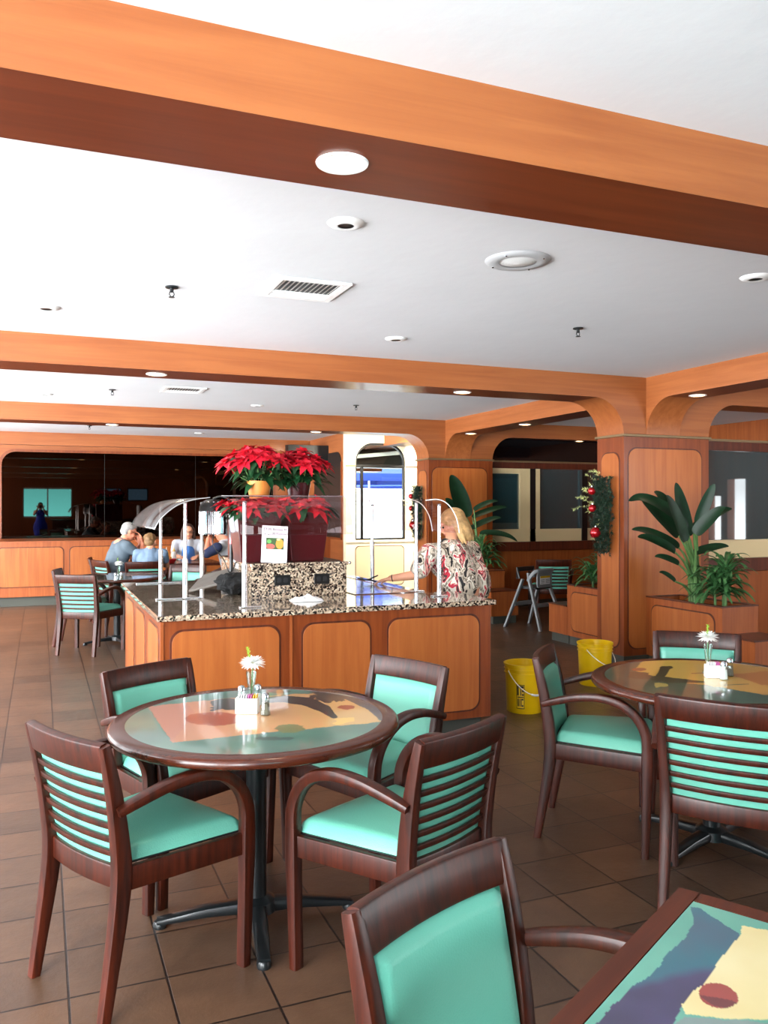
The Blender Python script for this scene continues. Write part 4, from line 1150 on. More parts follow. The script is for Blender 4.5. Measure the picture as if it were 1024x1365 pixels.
# ------------------------------------------------------------------ heat lamp on a black stand
hp = at_d(284, 690, 6.25)
hl = empty('heat_lamp', (hp.x, hp.y, .9), 0, 'ribbed chrome heat lamp shade with black dome on a slim black stand', 'heat lamp')
m = MB(); n = 44; vs = []
prof = [(.098, .43), (.100, .44), (.100, .60), (.096, .615)]
vs = []; fs = []
for r, z in prof:
    for k in range(n*2):
        a = PI*k/n; rr = r*(1+(.035 if k % 2 else -.02)); vs.append((rr*math.cos(a), rr*math.sin(a), z))
N = n*2
for i in range(3):
    for k in range(N): fs.append((i*N+k, i*N+(k+1) % N, (i+1)*N+(k+1) % N, (i+1)*N+k))
m.add(vs, fs); sh = m.build('ribbed_shade', STEEL, hl, smooth=0, solid=.003)
m = MB(); m.lathe([(.103, .605), (.100, .64), (.085, .67), (.05, .69), (0, .695)], 32, cap=False); m.build('dome', BLACKPL, hl)
for k in range(5):
    a = -2.6+.45*k; m = MB(); m.ell((.08*math.cos(a), .08*math.sin(a), .672), (.008, .008, .006), nu=10, nv=6); m.build('rivet', STEEL, hl)
m = MB(); m.lathe([(.0, .0), (.075, 0), (.075, .015), (.014, .03), (.014, .62), (.0, .63)], 20, Matrix.Translation((.125, -.06, 0)), cap=False); m.tube(catmull([(.125, -.06, .60), (.12, -.05, .68), (.06, -.02, .715), (0, 0, .695)], 5), .009, 10); st = m.build('stand', BLACKPL, hl)
m = MB(); m.lathe([(.017, .36), (.017, .40)], 16, Matrix.Translation((.125, -.06, 0))); m.build('red_band', REDBALL, st)
m = MB(); m.lathe([(.017, .40), (.017, .47)], 16, Matrix.Translation((.125, -.06, 0))); m.build('pale_band', GREYPL, st)
m = MB(); m.lathe([(.016, .52), (.016, .54)], 16, Matrix.Translation((.125, -.06, 0))); m.lathe([(.016, .56), (.016, .58)], 16, Matrix.Translation((.125, -.06, 0))); m.build('white_ring', WHITEPL, st)
m = MB(); m.tube(catmull([(.0, -.09, .45), (-.02, -.1, .36), (.06, -.11, .24), (.10, -.12, .15), (.15, -.10, .22), (.16, -.08, .35)], 6), .004, 8); m.build('cord', BLACKPL, hl)

# ------------------------------------------------------------------ tilted dark board and bag
b0 = Vector((1.02, 5.78, .905)); 
bd = MB()
P1, P0 = at_z(252, 789, .904), at_z(272, 769, .904)
P1 = at_z(252, 790, .904); P0 = at_d(271, 769, P1.x*SA+P1.y*CA+.30); P2 = at_d(325, 772, P1.x*SA+P1.y*CA-.12)
nn = (P1-P0).cross(P2-P0).normalized()
if nn.z < 0: nn = -nn
q = [P0, P1, P2, P0+(P2-P1)]
bd.add([tuple(p) for p in q]+[tuple(p+nn*.018) for p in q], [(3, 2, 1, 0), (4, 5, 6, 7), (0, 1, 5, 4), (1, 2, 6, 5), (2, 3, 7, 6), (3, 0, 4, 7)])
o = bd.build('display_board', DARKGREY, smooth=0, bevel=.004); tag(o, 'dark grey board lying tilted on the buffet top behind the aluminium posts', 'board')
bg = MB(); random.seed(5)
bg.grid(lambda u, v: (0, 0, 0), 1, 1); bg = MB()
def bagfn(u, v):
    a = 2*PI*u; t = PI*v
    r = .17*(1+.16*math.sin(3*a+1)+.10*math.sin(5*a)*math.sin(2*t))
    r *= 1+.35*noise.noise(Vector((3*math.cos(a)*math.sin(t), 3*math.sin(a)*math.sin(t), 3*math.cos(t))))
    return (1.31+.62*r*math.sin(t)*math.cos(a)*1.25, 6.0+r*math.sin(t)*math.sin(a)*.6, .980+.078*math.cos(t)*(1+.5*noise.noise(Vector((4*math.cos(a), 4*math.sin(a), 4*t)))*math.sin(t)))
bg.grid(bagfn, 56, 30); o = bg.build('cloth_bag', plain('black woven cloth', (12, 12, 13), .85, bump=.5, bscale=60)); tag(o, 'crumpled black cloth bag on the buffet, right of the tilted board', 'bag')

# white cloth crumpled on the granite
random.seed(9)
c = at_z(409, 801, .9)
def rag(u, v):
    x = (u-.5)*.21; y = (v-.5)*.13
    e = math.sin(PI*u)**.5*math.sin(PI*v)**.5
    n = noise.noise(Vector((x*22, y*26, 3)))*.5+.5
    return (c.x+x*(1+.2*noise.noise(Vector((y*20, 1, 1)))), c.y+y, .902+.052*e*n+.018*e*abs(noise.noise(Vector((x*60, y*60, 8)))))
r = MB(); r.grid(rag, 36, 26); r.add([rag(0, 0), rag(1, 0), rag(1, 1), rag(0, 1)], [(0, 1, 2, 3)])
o = r.build('crumpled_cloth', CLOTH); tag(o, 'crumpled white cloth on the granite top in front of the outlets', 'cloth')

# black tongs lying on the well edge
t = at_d(492, 765, 6.9)
m = MB(); m.tube(catmull([(t.x-.10, t.y, .945), (t.x-.02, t.y, .93), (t.x+.08, t.y, .965)], 5), [.006]*11, 8); m.tube(catmull([(t.x-.02, t.y, .93), (t.x+.03, t.y, .925), (t.x+.06, t.y-.02, .909)], 5), .006, 8)
o = m.build('tongs', BLACKPL); tag(o, 'black serving tongs on the buffet by the woman\'s hand', 'tongs')

# ------------------------------------------------------------------ price sign
fr = at_y(385, 748, RY); fl = at_y(348, 748, RY)
sx = (fl.x+fr.x)/2; W = .185; HH = .262
sg = empty('table_sign', (sx, RY+.03, 1.141), -.04, 'white paper drink price sign with a picture of fruit drinks, leaning on the red pots', 'sign')
tilt = Matrix.Rotation(-.10, 4, 'X') @ Matrix.Rotation(.06, 4, 'Y')
m = MB(); m.box(-W/2, W/2, -.0015, .0015, 0, HH, tilt); m.build('sheet', PAPER, sg, smooth=0)
def text(body, size, mat, parent, M, name='lettering'):
    cu = bpy.data.curves.new('t', 'FONT'); cu.body = body; cu.size = size; cu.align_x = 'CENTER'; cu.extrude = .0003
    to = bpy.data.objects.new('t', cu); COL.objects.link(to)
    dg = bpy.context.evaluated_depsgraph_get(); dg.update()
    me = bpy.data.meshes.new_from_object(to.evaluated_get(dg)); bpy.data.objects.remove(to)
    me.transform(M @ Matrix.Rotation(PI/2, 4, 'X')); me.materials.clear(); me.materials.append(mat)
    o = bpy.data.objects.new(name, me); COL.objects.link(o); o.parent = parent; return o
GT = plain('grey printed letters', (44, 48, 62), .6)
text('$3.00 Bloody M', .0265, GT, sg, tilt @ Matrix.Translation((0, -.0022, HH-.034)))
text('& $3.00 Mimosa', .0245, GT, sg, tilt @ Matrix.Translation((.005, -.0022, HH-.064)))
m = MB(); m.box(-.062, .066, -.0030, -.0022, .095, .176, tilt); pc = m.build('picture', plain('dark foliage print', (60, 84, 50), .6), sg, smooth=0)
def disc(cx, cz, rx, rz_, mat, dy, name='fruit'):
    m = MB(); M = tilt @ Matrix.Translation((cx, -.0032-dy, cz)) @ Matrix.Rotation(PI/2, 4, 'X'); m.lathe([(0, 0), (1, 0)], 24, M @ Matrix.Diagonal((rx, rz_, 1, 1)), cap=False)
    return m.build(name, mat, pc, smooth=0)
disc(.036, .135, .028, .036, plain('orange drink print', (232, 146, 62), .6), .0002); disc(-.03, .115, .032, .018, plain('pink fruit print', (206, 96, 88), .6), .0004); disc(-.04, .15, .016, .014, plain('leaf print', (96, 160, 84), .6), .0003)
disc(.026, .165, .014, .006, plain('peach highlight print', (248, 206, 150), .6), .0005)
m = MB()
for k, z in enumerate((.078, .055, .042, .029)): m.box(-.05 if k == 0 else -.042, .06 if k == 0 else .05, -.0022, -.0018, z, z+.0022, tilt)
m.build('printed_line', plain('faint printed line', (178, 190, 200), .6), sg, smooth=0)

# ------------------------------------------------------------------ poinsettias
def leafshape(m, base, d, L, W, droop=.3, fold=.15, seg=5, point=1.0, up=Vector((0, 0, 1))):
    # one pointed leaf as a folded strip
    d = Vector(d).normalized(); s = d.cross(up)
    if s.length < .05: s = Vector((1, 0, 0))
    s.normalize(); nrm = s.cross(d)
    vs = []; fs = []
    for i in range(seg+1):
        t = i/seg; c = Vector(base)+d*L*t-Vector((0, 0, 1))*droop*L*t*t
        w = W*math.sin(PI*min(1, t**.75*.98+.02))*(1-.15*t) if i < seg else 0
        if i == 0: w = W*.08
        vs += [c-s*w+nrm*fold*w, c-nrm*0, c+s*w+nrm*fold*w]
    for i in range(seg):
        a = i*3; fs += [(a, a+1, a+4, a+3), (a+1, a+2, a+5, a+4)]
    m.add(vs, fs)
def poinsettia(x, y, z, rz, label, potmat, pot=(.115, .155, .30), spread=.22, hh=.14, nfl=9, seed=1, sq=True, leaves=40, bsize=1.0):
    random.seed(seed)
    root = empty('potted_poinsettia', (x, y, z), rz, label, 'potted plant', 'red poinsettias on the buffet riser')
    r0, r1, ph = pot
    m = MB()
    if sq:
        m.add([(-r0, -r0, 0), (r0, -r0, 0), (r0, r0, 0), (-r0, r0, 0), (-r1, -r1, ph), (r1, -r1, ph), (r1, r1, ph), (-r1, r1, ph), (-r1*.92, -r1*.92, ph), (r1*.92, -r1*.92, ph), (r1*.92, r1*.92, ph), (-r1*.92, r1*.92, ph), (-r1*.9, -r1*.9, ph-.03), (r1*.9, -r1*.9, ph-.03), (r1*.9, r1*.9, ph-.03), (-r1*.9, r1*.9, ph-.03)],
              [(3, 2, 1, 0), (0, 1, 5, 4), (1, 2, 6, 5), (2, 3, 7, 6), (3, 0, 4, 7), (4, 5, 9, 8), (5, 6, 10, 9), (6, 7, 11, 10), (7, 4, 8, 11), (8, 9, 13, 12), (9, 10, 14, 13), (10, 11, 15, 14), (11, 8, 12, 15), (12, 13, 14, 15)])
        m.build('pot', potmat, root, smooth=0, bevel=.005)
    else:
        m.lathe([(0, 0), (r0, 0), (r1, ph), (r1*.95, ph), (r1*.9, ph-.03), (0, ph-.03)], 28, cap=False); m.build('pot', potmat, root)
    heads = []
    for k in range(nfl):
        a = 2.4*k+random.uniform(-.3, .3); rr = spread*math.sqrt((k+.5)/nfl)
        heads.append(Vector((rr*math.cos(a), rr*math.sin(a)*.85, ph+hh*(1-.45*(rr/spread)**2)+random.uniform(-.02, .03))))
    m = MB()
    for h in heads: m.tube([(h.x*.2, h.y*.2, ph-.02), (h.x*.7, h.y*.7, ph+.3*(h.z-ph)), tuple(h)], .004, 6)
    m.build('stems', STEMG, root)
    lm = MB()
    for k in range(leaves):
        a = random.uniform(0, 2*PI); rr = random.uniform(.03, spread*.75); zz = ph+random.uniform(-.01, hh*.75)
        d = Vector((math.cos(a), math.sin(a), random.uniform(-.25, .35)))
        leafshape(lm, (rr*math.cos(a), rr*math.sin(a), zz), d, random.uniform(.09, .14)*bsize, random.uniform(.03, .042)*bsize, random.uniform(.3, .8), .2)
    lm.build('leaves', GREENLEAF, root, smooth=60, recalc=False)
    bm_ = MB()
    for h in heads:
        out = Vector((h.x, h.y, .12)).normalized() if h.length else Vector((0, 0, 1))
        axis = (Vector((0, 0, 1))+out*.9).normalized(); e1_ = axis.cross(Vector((0, 0, 1)))
        e1_ = e1_.normalized() if e1_.length > .01 else Vector((1, 0, 0)); e2_ = axis.cross(e1_)
        for ring, (n, el, L) in enumerate(((7, -.05, .115), (6, .35, .085), (5, .8, .055))):
            for k in range(n):
                a = 2*PI*(k+.5*ring)/n+random.uniform(-.2, .2)
                d = (e1_*math.cos(a)+e2_*math.sin(a))*math.cos(el)+axis*math.sin(el)
                leafshape(bm_, h, d, L*bsize*random.uniform(.85, 1.15), .028*bsize*(1 if ring < 2 else .7), random.uniform(.1, .35), .25, up=axis)
    bm_.build('red_bracts', RED, root, smooth=60, recalc=False)
    cm = MB()
    for h in heads:
        for k in range(4): cm.ell(h+Vector((random.uniform(-.008, .008), random.uniform(-.008, .008), .008)), (.004, .004, .004), nu=6, nv=4)
    cm.build('flower_centres', YELLOWC, root)
    return root
poinsettia(1.44, 5.95, 1.1405, 0, 'lower left poinsettia in a dark red square pot, directly behind the drink sign', REDPOT, (.125, .165, .36), .27, .06, 12, 3, leaves=80)
poinsettia(1.80, 5.93, 1.1405, 0, 'lower right poinsettia in a dark red square pot beside the bright window wall', REDPOT, (.12, .16, .36), .25, .06, 12, 11, leaves=80)
# stand for the upper plants
m = MB(); m.box(1.40, 2.08, 6.32, 6.70, 1.1402, 1.60); st = m.build('plant_stand', REDPOT, smooth=0, bevel=.004); tag(st, 'dark red box stand holding up the two upper poinsettias', 'plant stand')
poinsettia(1.60, 6.46, 1.6005, .2, 'upper left poinsettia with big bright bracts in an orange wrapped pot', ORANGEPOT, (.075, .10, .14), .28, .23, 18, 5, False, 90, 1.2)
poinsettia(1.94, 6.52, 1.6005, .2, 'upper right poinsettia with darker bracts in a dark red pot', REDPOT, (.08, .10, .13), .24, .23, 16, 8, False, 90, 1.1)

# ------------------------------------------------------------------ planter plants
def blade(m, base, path, W, fold=.2, seg=10, tip=.55, sideup=Vector((0, 0, 1)), notch=0):
    pts = catmull(path, 5); n = len(pts); vs = []; fs = []
    for i, c in enumerate(pts):
        t = i/(n-1); tg = (pts[min(i+1, n-1)]-pts[max(i-1, 0)]).normalized()
        s = tg.cross(sideup); s = s.normalized() if s.length > .05 else Vector((1, 0, 0)); nr = s.cross(tg)
        w = W*(math.sin(PI*min(1, (t*.96+.04)**.8)))**.7 if i < n-1 else 0
        vs += [c-s*w+nr*fold*w, c-s*w*.5+nr*fold*.35*w, c, c+s*w*.5+nr*fold*.35*w, c+s*w+nr*fold*w]
    for i in range(n-1):
        for k in range(4): a = i*5+k; fs.append((a, a+1, a+6, a+5))
    m.add(vs, fs)
def bird_plant(x, y, z, label, spec, d0, dark=BIRDLEAF):
    # spec: list of (px,py of leaf base, px,py of leaf tip, half width, sag, depth offset)
    root = empty('broad_leaved_plant', (x, y, z), 0, label, 'potted plant', 'tall broad leaved plants in the planters')
    inv = Matrix.Translation((-x, -y, -z))
    for (bx, by, tx, ty, W, sag, dd) in spec:
        b = inv @ at_d(bx, by, d0+dd*.5); t = inv @ at_d(tx, ty, d0+dd)
        k = random.uniform(-.05, .05)
        m = MB(); foot_ = Vector((k, random.uniform(-.04, .04), 0))
        m.tube(catmull([foot_, foot_*.8+Vector((b.x*.12, b.y*.12, b.z*.4)), Vector((b.x*.55, b.y*.55, b.z*.8)), b], 5), lerpl([.024, .018, .012, .007], 5), 8); s = m.build('stalk', STEMG, root)
        l = MB(); mid = (b+t)*.5+Vector((0, 0, sag))
        up = Vector((-(SA), -(CA), .9)) if True else 0
        W *= 1.25; blade(l, b, [b, b*.72+mid*.28+Vector((0, 0, sag*.3)), mid, mid*.4+t*.6+Vector((0, 0, sag*.4)), t], W, .22, sideup=up); l.build('leaf', dark, s, smooth=60, recalc=False)
    return root
random.seed(4)
spec = [(918, 715, 901, 643, .052, .0, .1), (915, 705, 838, 668, .055, .10, -.15), (913, 712, 872, 655, .05, .05, .2), (905, 714, 856, 668, .075, .02, -.1), (925, 705, 976, 678, .04, .03, .1),
        (930, 700, 953, 645, .04, .02, -.1), (927, 712, 967, 676, .05, .02, -.3), (905, 730, 842, 706, .04, .04, .1), (900, 736, 850, 716, .045, .03, -.2), (905, 752, 873, 742, .03, .02, 0), (900, 775, 879, 763, .022, .02, 0), (925, 738, 972, 728, .035, .02, .1), (914, 722, 888, 660, .05, .03, -.2)]
bird_plant(5.62, 6.02, .62, 'tall broad-leaved plant in the planter in front of the right column panel', spec, 7.55)
spec2 = [(622, 690, 601, 633, .10, .02, 0), (618, 700, 594, 664, .07, .02, 0), (632, 680, 664, 668, .035, .03, 0), (630, 690, 676, 676, .04, .03, .1), (628, 705, 668, 690, .04, .03, 0), (615, 705, 600, 675, .06, 0, .1), (640, 712, 690, 722, .04, .06, -.1)]
bird_plant(5.62, 10.2, .62, 'tall dark broad-leaved plant behind the woman, by the far column', spec2, 11.6)

def strap_plant(x, y, z, label, n, L, seed, mat=DRACLEAF, stems=((0, 0, .0),), W=.013, rise=.6):
    random.seed(seed)
    root = empty('strap_leaved_plant', (x, y, z), 0, label, 'potted plant', 'bushy strap leaved plants in the planters')
    lm = MB()
    for (sx_, sy_, sh_) in stems:
        sm_ = MB(); sm_.tube([(sx_, sy_, 0), (sx_*1.1, sy_, sh_*.5), (sx_*1.2, sy_*1.1, sh_)], .012, 8); sm_.build('stem', STEMG, root)
        for k in range(n):
            a = k*2.4+random.uniform(-.3, .3); t = (k+.5)/n
            b = Vector((sx_*1.15, sy_*1.1, sh_*(.35+.65*t))); el = .1+1.2*t*rise+random.uniform(-.15, .15)
            d = Vector((math.cos(a)*math.cos(el), math.sin(a)*math.cos(el), math.sin(el))); l = L*random.uniform(.75, 1.1)
            blade(lm, b, [b, b+d*l*.4+Vector((0, 0, .02)), b+d*l*.75-Vector((0, 0, .02)), b+d*l-Vector((0, 0, .10*l/.3))], W, .3)
    lm.build('leaves', mat, root, smooth=60, recalc=False)
    return root
strap_plant(5.68, 5.72, .62, 'bushy striped strap-leaved plant at the right end of the near planter', 40, .30, 2, stems=((0, 0, .40), (.07, .10, .28), (-.06, .06, .26)), W=.022)
strap_plant(5.64, 7.30, .62, 'bushy strap-leaved plant in the planter behind the right column', 34, .30, 6, stems=((0, -.1, .34), (.02, .16, .28), (0, .3, .2)), W=.018)
strap_plant(5.56, 9.96, .62, 'dark strap-leaved plant beside the woman, in the far planter', 30, .32, 7, stems=((0, 0, .42), (.1, .05, .3)), W=.02)

# ------------------------------------------------------------------ pine swags on the columns
def swag(x, y, z0, z1, label, balls=True, seed=1, w=.15):
    random.seed(seed)
    root = empty('pine_swag', (x, y, z1), 0, label, 'garland', 'pine swags hung on the columns')
    hgt = z1-z0
    m = MB(); m.tube(catmull([(-.008, 0, 0), (-.012, .01, -hgt*.5), (-.008, 0, -hgt*.9)], 6), .006, 8); m.build('branch', STEMG, root)
    def tuft(mm, c, d, L, r, n=26, W=.0022):
        for k in range(n):
            t = random.random(); b = c+d*L*t; a = random.uniform(0, 2*PI)
            s = d.cross(Vector((.3, .5, .8))).normalized(); q = d.cross(s)
            nd = (d*.7+(s*math.cos(a)+q*math.sin(a))).normalized()*r*random.uniform(.7, 1.2); sd = nd.cross(Vector((random.random(), random.random(), random.random()))).normalized()*W
            mm.add([b-sd, b+sd, b+nd], [(0, 1, 2)])
    nm = MB(); tips = MB()
    for k in range(420):
        t = random.random(); wid = w*(.45+.9*math.sin(PI*min(1, .15+t*.8)))
        c = Vector((-.04+random.uniform(-.05, .01), random.uniform(-wid, wid)*.55, -hgt*t*.9))
        d = Vector((-.6+random.uniform(-.4, .3), random.uniform(-1, 1)*1.0, random.uniform(-.9, .1))).normalized()
        tuft(nm, c, d, .075, .034, 20, .0032)
    nm.build('needles', PINE, root, smooth=0, recalc=False)
    for k in range(9):
        c = Vector((-.05-.012*k, .08+.015*k, .03-.04*k)); d = Vector((-.5+.15*math.sin(k*2), .6, .55-.2*k/3)).normalized()
        tuft(tips, c, (d+Vector((random.uniform(-.3, .3), random.uniform(-.5, .3), random.uniform(-.4, .4)))).normalized(), random.uniform(.05, .14), .028, 30, .0022)
    for k in range(4): tuft(tips, Vector((-.06, .12, -hgt*.33-.03*k)), Vector((-.4, .9, .1)).normalized(), .11, .03, 22, .003)
    for k in range(5): tuft(tips, Vector((-.08, .03*k-.03, -hgt*(.5+.06*k))), Vector((-.8, .5, -.3)).normalized(), .06, .02, 16, .002)
    tips.build('pale_tips', PINELIGHT, root, smooth=0, recalc=False)
    if balls:
        for (dy, tz, r) in ((.11, .18, .040), (.10, .39, .040), (.05, .68, .056)):
            b = MB(); b.ell((-.13, dy, -hgt*tz), (r, r, r), nu=28, nv=18); bb = b.build('bauble', REDBALL, root)
            c_ = MB(); c_.lathe([(.009, r-.003), (.009, r+.009), (0, r+.010)], 10, Matrix.Translation((-.13, dy, -hgt*tz)), cap=False); c_.build('bauble_cap', STEEL, bb)
    return root
swag(XL-.011, YB[2]+.20, 1.02, 1.84, 'pine swag with three red baubles on the side of the right column', True, 3)
swag(XL-.011, YB[3]+.20, 1.0, 1.84, 'small pine swag on the far column, beside the bright window', True, 8, .13)

# ------------------------------------------------------------------ high chair
hc = empty('high_chair', (5.82, 9.05, 0), .35, 'grey plastic folding high chair with a yellow and white warning label, in the side bay', 'high chair')
for s in (-1, 1):
    m = MB(); m.sweep([(s*.25, -.28, 0), (s*.18, -.05, .62), (s*.17, -.03, .70)], .05, .03, (1, 0, 0), .3); m.build('leg', GREYPL, hc)
    m = MB(); m.sweep([(s*.25, .28, 0), (s*.18, .05, .62)], .05, .03, (1, 0, 0), .3); m.build('leg', GREYPL, hc)
m = MB(); m.sweep([(-.215, -.16, .30), (.215, -.16, .30)], .05, .025, (0, 0, 1), .3); m.build('footrest', GREYPL, hc)
m = MB(); m.sweep([(-.215, .16, .30), (.215, .16, .30)], .05, .025, (0, 0, 1), .3); m.build('crossbar', GREYPL, hc)
m = MB(); m.prism(rrect(-.17, .17, -.14, .14, .04), .50, .53, 'z'); m.build('seat', BLACKPL, hc, smooth=0)
m = MB(); m.sweep(catmull([(-.18, -.03, .60), (-.18, -.12, .71), (-.12, -.17, .735), (.12, -.17, .735), (.18, -.12, .71), (.18, -.03, .60)], 5), .045, .03, (0, 0, 1), .3); m.build('armrail', GREYPL, hc)
m = MB(); m.prism(rrect(-.15, .15, .52, .71, .04), -.155, -.14, 'y'); bk = m.build('backrest', GREYPL, hc, smooth=0)
m = MB(); m.box(-.10, .10, -.160, -.156, .56, .665); lb = m.build('warning_label', PAPER, bk, smooth=0)
m = MB(); m.box(-.10, .10, -.163, -.1605, .64, .665); m.build('yellow_band', YELLOW, lb, smooth=0)
m = MB()
for k in range(4):
    for s in (-1, 1): m.box(s*.05-.038, s*.05+.038, -.162, -.1605, .575+.014*k, .579+.014*k)
m.build('printed_line', GT, lb, smooth=0)
m = MB(); m.sweep([(-.16, .14, .62), (-.16, .15, .74), (.16, .15, .74), (.16, .14, .62)], .06, .03, (0, 0, 1), .3); m.build('rear_rail', BLACKPL, hc)
# things on the bar behind the camera, seen only in the mirror, are part of the unseen room: bar counter
bar = empty('bar_counter', (2.0, -2.3, 0), 0, 'dark wooden bar counter behind the photographer, seen in the back mirror', 'counter')
m = MB(); m.box(-1.6, 1.6, -.25, .25, .10, 1.02); m.build('front', WOOD_DARKRED, bar, smooth=0)
m = MB(); m.box(-1.65, 1.65, -.30, .30, 1.02, 1.06); m.build('top', COUNTERTOP_REAR, bar, smooth=0)
m = MB(); m.box(-1.55, 1.55, -.2, .2, 0, .10); m.build('kick_board', KICK, bar, smooth=0)
# ------------------------------------------------------------------ people
V3 = Vector
def capsule(m, a, b, ra, rb, n=14, k=5):
    a, b = V3(a), V3(b); ax = b-a; L = ax.length
    if L < 1e-5: return m.ell(a, (ra, ra, ra))
    q = ax.to_track_quat('Z', 'Y').to_matrix().to_4x4(); M = Matrix.Translation(a) @ q
    prof = [(ra*math.sin(PI/2*i/k), -ra*math.cos(PI/2*i/k)) for i in range(k+1)]+[(rb*math.cos(PI/2*i/k), L+rb*math.sin(PI/2*i/k)) for i in range(k+1)]
    prof = [(max(r, 1e-4), z) for r, z in prof]
    return m.lathe(prof, n, M)
def chain(m, pts, rad):
    for i in range(len(pts)-1): capsule(m, pts[i], pts[i+1], rad[i], rad[i+1])
def flesh(m, name, mat, parent, voxel=.008, smooth=6, fac=.5):
    o = m.build(name, mat, None, smooth=0, recalc=False)
    r = o.modifiers.new('r', 'REMESH'); r.mode = 'VOXEL'; r.voxel_size = voxel; r.use_smooth_shade = True
    s = o.modifiers.new('s', 'SMOOTH'); s.iterations = smooth; s.factor = fac
    baked(o)
    o.data.materials.clear(); o.data.materials.append(mat); o.parent = parent
    return o
def hand(m, wrist, dirv, palmn, side, curl=.5, L=.175):
    # five fingers: four from the end of the palm, the thumb from its side
    d = V3(dirv).normalized(); n = V3(palmn); n = (n-d*n.dot(d)).normalized(); s = d.cross(n)*side
    w = V3(wrist); pl = L*.52
    for t in (-.9, -.3, .3, .9):
        capsule(m, w+d*.02+s*t*.015, w+d*pl+s*t*.031, .014, .0115)
    for t, fl in ((-.95, .062), (-.32, .076), (.32, .082), (.95, .074)):
        k0 = w+d*pl+s*t*.031; dd = d; p = k0
        for j, f in enumerate((.45, .32, .25)):
            a = curl*(.55+.35*j); dd = (dd*math.cos(a)-n*math.sin(a)).normalized() if False else (d*math.cos(curl*(j+1)*.6)+n*math.sin(curl*(j+1)*.6)+s*t*.10)
            q = p+dd.normalized()*fl*f*1.1; capsule(m, p, q, .0095-.001*j, .0085-.001*j, 10, 3); p = q
    b0 = w+d*.028+s*.026; b1 = b0+(d*.55+s*.75+n*.2).normalized()*.040; b2 = b1+(d*.9+s*.25+n*.35).normalized()*.032; b3 = b2+(d*.95+n*.4).normalized()*.024
    capsule(m, b0, b1, .014, .012); capsule(m, b1, b2, .012, .010); capsule(m, b2, b3, .010, .008)
def head_parts(body, c, M, root, hairmat, skin, hairfn, glasses=False, k=1.0):
    # M: rotation of the head; local +Y is where the face looks
    def P(x, y, z): return V3(c)+M @ V3((x*k, y*k, z*k))
    R3 = M.to_3x3()
    def E(x, y, z, rx, ry, rz): body.ell(P(x, y, z), (rx*k, ry*k, rz*k), R3)
    E(0, -.005, .025, .076, .094, .088); E(0, .022, -.035, .060, .070, .072); E(0, .048, -.078, .034, .034, .026)
    E(0, .090, -.012, .011, .016, .026); E(0, .102, -.026, .014, .012, .010)        # nose
    E(0, .076, .026, .052, .018, .012)                                              # brow
    for s in (-1, 1):
        E(s*.076, -.006, -.008, .010, .020, .030); E(s*.042, .058, -.030, .022, .022, .022)
    for s in (-1, 1):
        e = MB(); e.ell(P(s*.031, .079, .004), (.0125*k, .0085*k, .0085*k), R3, 12, 8); e.build('eye', EYEM, root)
    l = MB(); l.ell(P(0, .084, -.056), (.024*k, .009*k, .007*k), R3, 14, 8); l.build('mouth', LIPM, root)
    h = MB(); hairfn(h, P, R3, k); flesh(h, 'hair', hairmat, root, .009, 3)
    if glasses:
        g = MB()
        for s in (-1, 1):
            pts = [P(s*.033+.024*math.cos(a), .100, .004+.018*math.sin(a)) for a in np.linspace(0, 2*PI, 17)]; g.tube(pts, .0028, 6)
            g.tube([P(s*.057, .098, .008), P(s*.078, .03, .008), P(s*.080, -.02, .004)], .0025, 6)
        g.tube([P(-.010, .103, .006), P(.010, .103, .006)], .0028, 6)
        g.build('glasses', FRAMEM, root)
def hair_short(h, P, R3, k):
    h.ell(P(0, -.022, .045), (.083*k, .092*k, .080*k), R3); h.ell(P(0, -.050, -.005), (.074*k, .060*k, .060*k), R3); h.ell(P(0, .035, .085), (.055*k, .045*k, .026*k), R3)
def hair_bushy(h, P, R3, k):
    hair_short(h, P, R3, k)
    random.seed(4)
    for i in range(40):
        a = random.uniform(0, 2*PI); e = random.uniform(-.1, 1.3)
        p = (math.cos(a)*math.cos(e)*.078, -.028+math.sin(a)*math.cos(e)*.085, .04+math.sin(e)*.078)
        if p[1] > .045 and p[2] < .09: continue
        h.ell(P(*p), (.016*k, .016*k, .014*k), R3)
def hair_long(h, P, R3, k):
    h.ell(P(0, -.024, .045), (.088*k, .096*k, .084*k), R3)
    for s in (-1, 1):
        chain(h, [P(s*.070, .015, .05), P(s*.086, -.005, -.03), P(s*.088, -.005, -.12), P(s*.078, .02, -.21)], [.026*k, .028*k, .030*k, .018*k])
        chain(h, [P(s*.04, -.08, .03), P(s*.055, -.085, -.08), P(s*.05, -.07, -.20)], [.04*k, .045*k, .025*k])
    chain(h, [P(0, -.09, .02), P(0, -.095, -.10), P(0, -.085, -.21)], [.045*k, .045*k, .028*k])
def hair_wavy(h, P, R3, k):
    h.ell(P(0, -.020, .042), (.094*k, .104*k, .088*k), R3)
    random.seed(3)
    for i in range(22):
        a = PI*(1.0+i/21.0)+random.uniform(-.1, .1)
        x, y = .088*math.cos(a), -.02+.088*math.sin(a)
        chain(h, [P(x*.9, y*.9, .03), P(x*1.04, y*1.04, -.05), P(x*1.1+random.uniform(-.015, .015), y*1.1, -.105), P(x*1.1+random.uniform(-.03, .03), y*1.1, -.145-random.uniform(0, .03))], [.022*k, .020*k, .016*k, .008*k])
def Rz(a): return Matrix.Rotation(a, 3, 'Z')
def Rx(a): return Matrix.Rotation(a, 3, 'X')

